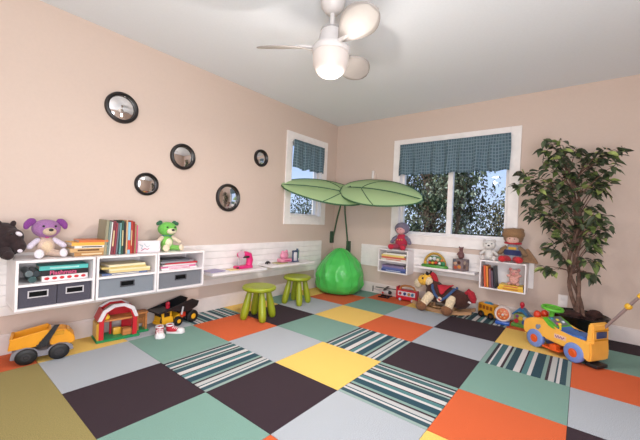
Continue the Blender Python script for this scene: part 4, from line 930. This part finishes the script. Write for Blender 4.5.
# ------------------------------------------------------------------ potted tree
t = thing('potted_fig_tree', 'tall leafy ficus tree in a round black pot in the right corner', 'potted plant', (2.605, -1.53, 0))
g = G(); g.lathe([(0, 0), (.12, 0), (.13, .012), (.165, .10), (.185, .18), (.205, .208), (.21, .22), (.20, .225), (.18, .21), (.16, .17), (0, .165)], seg=40); g.build('pot', plas('#131214', .2), t)
random.seed(5)
g = G(); g.lathe([(0, .195), (.10, .195), (.165, .185), (.165, .16), (0, .16)], seg=24)
for i in range(60):
    a = random.uniform(0, 2*PI); r_ = random.uniform(0, .145); g.ell((r_*math.cos(a), r_*math.sin(a), .20+random.uniform(0, .012)), (random.uniform(.015, .035), random.uniform(.01, .02), .009), rot=(random.uniform(-.5, .5), random.uniform(-.5, .5), random.uniform(0, 3)), seg=6)
g.ell((0.02, -.10, .235), (.05, .055, .04)); g.ell((-.03, .05, .22), (.06, .07, .03))
g.build('moss_topping', mat('#3a221e', .95, 'bark'), t)
BK = mat('#6e5448', .85, 'bark')
org = Vector((2.605, -1.53, 0))
def tp_(p): return Vector(p)-org
trunkc = [(2.60, -1.535, .17), (2.60, -1.510, .33), (2.60, -1.475, .54), (2.60, -1.48, .76), (2.60, -1.50, .98), (2.60, -1.470, 1.20), (2.58, -1.41, 1.40), (2.55, -1.36, 1.58)]
def samp(path, u):
    k = u*(len(path)-1); i = min(int(k), len(path)-2); f = k-i
    p0 = Vector(path[max(i-1, 0)]); p1 = Vector(path[i]); p2 = Vector(path[i+1]); p3 = Vector(path[min(i+2, len(path)-1)])
    return .5*((2*p1)+(-p0+p2)*f+(2*p0-5*p1+4*p2-p3)*f*f+(-p0+3*p1-3*p2+p3)*f**3)
for k, (ph, amp) in enumerate(((0, .022), (2.1, .022), (4.2, .024))):
    pts = []; rs = []
    for i in range(41):
        u = i/40; c = samp(trunkc, u); s_ = 1.0 if u < .75 else (1+(u-.75)*2.5)
        w = amp*s_*(1+.8*math.exp(-((u-.28)/.14)**2))
        pts.append(tp_(c)+Vector((math.cos(ph+u*9)*w, math.sin(ph+u*9)*w, 0))); rs.append(.017*(1-.62*u)+.004*(u < .05))
    g = G(); g.tube(pts, rs, 8); g.build('trunk', BK, t)
TG = [(2.39, -1.243, 1.702), (2.339, -1.324, 1.657), (2.451, -1.205, 1.631), (2.359, -1.366, 1.598), (2.325, -1.221, 1.504), (2.453, -1.294, 1.554), (2.649, -1.445, 1.663), (2.604, -1.517, 1.544), (2.591, -1.581, 1.579), (2.384, -1.642, 1.576), (2.504, -1.73, 1.607), (2.405, -1.769, 1.591), (2.366, -1.034, 1.435), (2.34, -1.019, 1.325), (2.381, -1.073, 1.381), (2.652, -1.091, 1.3), (2.615, -1.131, 1.202), (2.607, -1.187, 1.386), (2.604, -1.246, 1.247), (2.374, -1.279, 1.372), (2.418, -1.361, 1.315), (2.538, -1.385, 1.457), (2.578, -1.491, 1.371), (2.625, -1.624, 1.329), (2.634, -1.667, 1.387), (2.333, -1.713, 1.447), (2.53, -1.554, 1.429), (2.555, -1.397, 1.154), (2.492, -1.564, 1.152), (2.368, -1.624, 1.106), (2.48, -1.165, 1.085), (2.334, -1.104, 1.138), (2.655, -1.249, 1.066), (2.629, -1.291, 1.003), (2.508, -1.471, 1.025), (2.414, -1.569, 0.987), (2.645, -1.667, 1.053), (2.517, -1.352, 0.89), (2.635, -1.26, 0.818), (2.622, -1.44, 0.895), (2.493, -1.575, 0.84), (2.457, -1.634, 0.902), (2.528, -1.707, 0.994), (2.464, -1.246, 0.594), (2.361, -1.31, 0.586), (2.416, -1.4, 0.668), (2.609, -1.541, 0.567), (2.316, -1.594, 0.583), (2.318, -1.535, 0.724), (2.538, -1.633, 0.687), (2.407, -1.335, 0.763), (2.503, -1.657, 1.315), (2.479, -1.43, 1.235), (2.43, -1.333, 1.146)]
gb = G(); gl = G()
def leaf(g, p, d, L_, mi, droop):
    d = Vector(d).normalized(); s_ = d.cross(Vector((0, 0, 1)))
    if s_.length < .1: s_ = Vector((1, 0, 0))
    s_.normalize(); s_ = (Matrix.Rotation(random.uniform(-.9, .9), 3, d) @ s_); n = s_.cross(d)
    prof = [(0, 0), (.18, .20), (.45, .27), (.72, .18), (1, 0)]
    mid = []; lf = []; rg = []
    for a, w in prof:
        c = p+d*L_*a + Vector((0, 0, -droop*L_*a*a)); mid.append(g.bm.verts.new(c))
        if w: lf.append(g.bm.verts.new(c+s_*w*L_+n*w*L_*.35)); rg.append(g.bm.verts.new(c-s_*w*L_+n*w*L_*.35))
    def fc(*v): f = g.bm.faces.new(v); f.material_index = mi
    for side_ in (lf, rg):
        fc(mid[0], side_[0], mid[1]); fc(mid[1], side_[0], side_[1], mid[2]); fc(mid[2], side_[1], side_[2], mid[3]); fc(mid[3], side_[2], mid[4])
for q in TG:
    q = Vector(q); q.y = q.y+.015 if q.y < -1.6 else q.y-.015; u = max(.30, min(.97, (q.z-.25-.17)/1.45)); a = samp(trunkc, u)
    if (q-a).length > .45: 
        m_ = a.lerp(q, .5)+Vector((random.uniform(-.04, .04), random.uniform(-.03, .03), .05))
    else: m_ = a.lerp(q, .5)+Vector((0, 0, .03))
    pts = [a, a.lerp(m_, .5)+Vector((0, 0, .01)), m_, m_.lerp(q, .55)+Vector((0, 0, .012)), q]
    gb.tube([tp_(x) for x in pts], [.0055, .0045, .0035, .0025, .0015], 6)
    sparse = q.z < .78
    n = 9 if sparse else 18
    for i in range(n):
        f = random.uniform(.1, 1); base = (m_.lerp(q, f) if not sparse else m_.lerp(q, .5+.5*f))+Vector([random.gauss(0, .022 if not sparse else .01) for _ in range(3)])
        out_ = (q-a); out_.z *= .3
        d = out_.normalized()*.6 + Vector((random.uniform(-1, .6), random.uniform(-1, 1), random.uniform(-.9, .35)))
        if base.x > 2.70: d.x = -abs(d.x)
        L_ = random.uniform(.058, .092)
        if (base+d.normalized()*L_).x > 2.80: d.x = -abs(d.x)
        leaf(gl, tp_(base), d, L_, random.choices([0, 1, 2, 3], [5, 4, 1.6, .7])[0], random.uniform(.1, .5))
gb.build('branches', BK, t)
gl.build('foliage', [mat('#38422f', .42, 'leaf'), mat('#47523a', .4, 'leaf'), mat('#687a44', .4, 'leaf'), mat('#8e9a58', .45, 'leaf')], t, smooth=False)

# ------------------------------------------------------------------ outdoors
g = G(); g.box(-30, 60, -45, 45, -.62, -.6); o = struct(g, 'ground_outside', mat('#5c6040', .95, 'cloth'), smooth=False)
def garden_tree(loc, h, cr, n, ls, label, cols, sd, trunk=.14, low=.0, group=None, lean=(0, 0)):
    random.seed(sd); t = thing('garden_tree', label, 'tree', (loc[0], loc[1], -.6), 0, group)
    top = Vector((lean[0], lean[1], h*.8)); g = G()
    g.tube([Vector((0, 0, 0)), top*.35+Vector((.05, .08, 0)), top*.7+Vector((-.06, -.05, 0)), top], [trunk, trunk*.75, trunk*.45, trunk*.2], 10)
    cl = []
    for i in range(int(16+cr[0]*6)):
        a = random.uniform(0, 2*PI); r_ = random.uniform(.35, .95); z = h*(low+(1-low)*random.random())
        k = math.sqrt(max(.05, 1-((z/h-.55)/.6)**2))
        c = Vector((lean[0]*z/h+cr[0]*r_*k*math.cos(a), lean[1]*z/h+cr[1]*r_*k*math.sin(a), z)); cl.append(c)
        s0 = top*(max(.12, min(.95, z/h*.85)))
        g.tube([s0, s0.lerp(c, .5)+Vector((0, 0, .1)), c], [trunk*.28, trunk*.16, .008], 6)
    g.build('trunk', mat('#4a3c30', .9, 'bark'), t)
    g = G(); per = n//len(cl)
    for c in cl:
        for i in range(per):
            p = c+Vector([random.gauss(0, .26*cr[0]**.6) for _ in range(2)]+[random.gauss(0, .30*cr[0]**.5)])
            leaf(g, p, (random.uniform(-1, 1), random.uniform(-1, 1), random.uniform(-1.2, .2)), random.uniform(.7, 1.3)*ls, random.choice([0, 0, 1, 1, 2]), .2)
    g.build('foliage', [mat(c, .6, 'leaf') for c in cols], t, smooth=False)
G1 = ('#3c4a30', '#66745a', '#a0a890'); G2 = ('#2a3424', '#46523a', '#74805e')
garden_tree((7.3, 1.40), 4.6, (1.0, 1.15), 9000, .085, 'dark leafy tree seen through the left pane of the double window', G2, 1, .17, .12, lean=(.1, .3))
garden_tree((6.2, .50), 4.0, (.42, .42), 4600, .075, 'grey-green tree just right of the centre bar of the double window', G1, 2, .06, .1)
garden_tree((9.5, .35), 2.15, (.6, .7), 3200, .07, 'low olive bushy tree at the lower right of the double window', ('#5a5436', '#7c7448', '#3a4430'), 3, .06, .0)
garden_tree((9.0, -.25), 3.9, (.5, .5), 1100, .075, 'thin pale tree at the far right of the double window', G1, 4, .04, .35)
garden_tree((13, 3.4), 3.6, (1.8, 1.5), 4200, .12, 'distant dark tree behind the trunk in the left pane', G2, 6, .1, .0)
garden_tree((5.9, 4.6), 2.0, (.7, .6), 3000, .06, 'airy shrub seen low through the narrow window', ('#33463c', '#5c6a5c', '#8a9490'), 5, .03, .0)
garden_tree((10.4, 8.5), 2.4, (1.6, 1.2), 2600, .10, 'far dark shrub seen through the narrow window', G2, 8, .07, .0)
print('objects', len(bpy.data.objects))
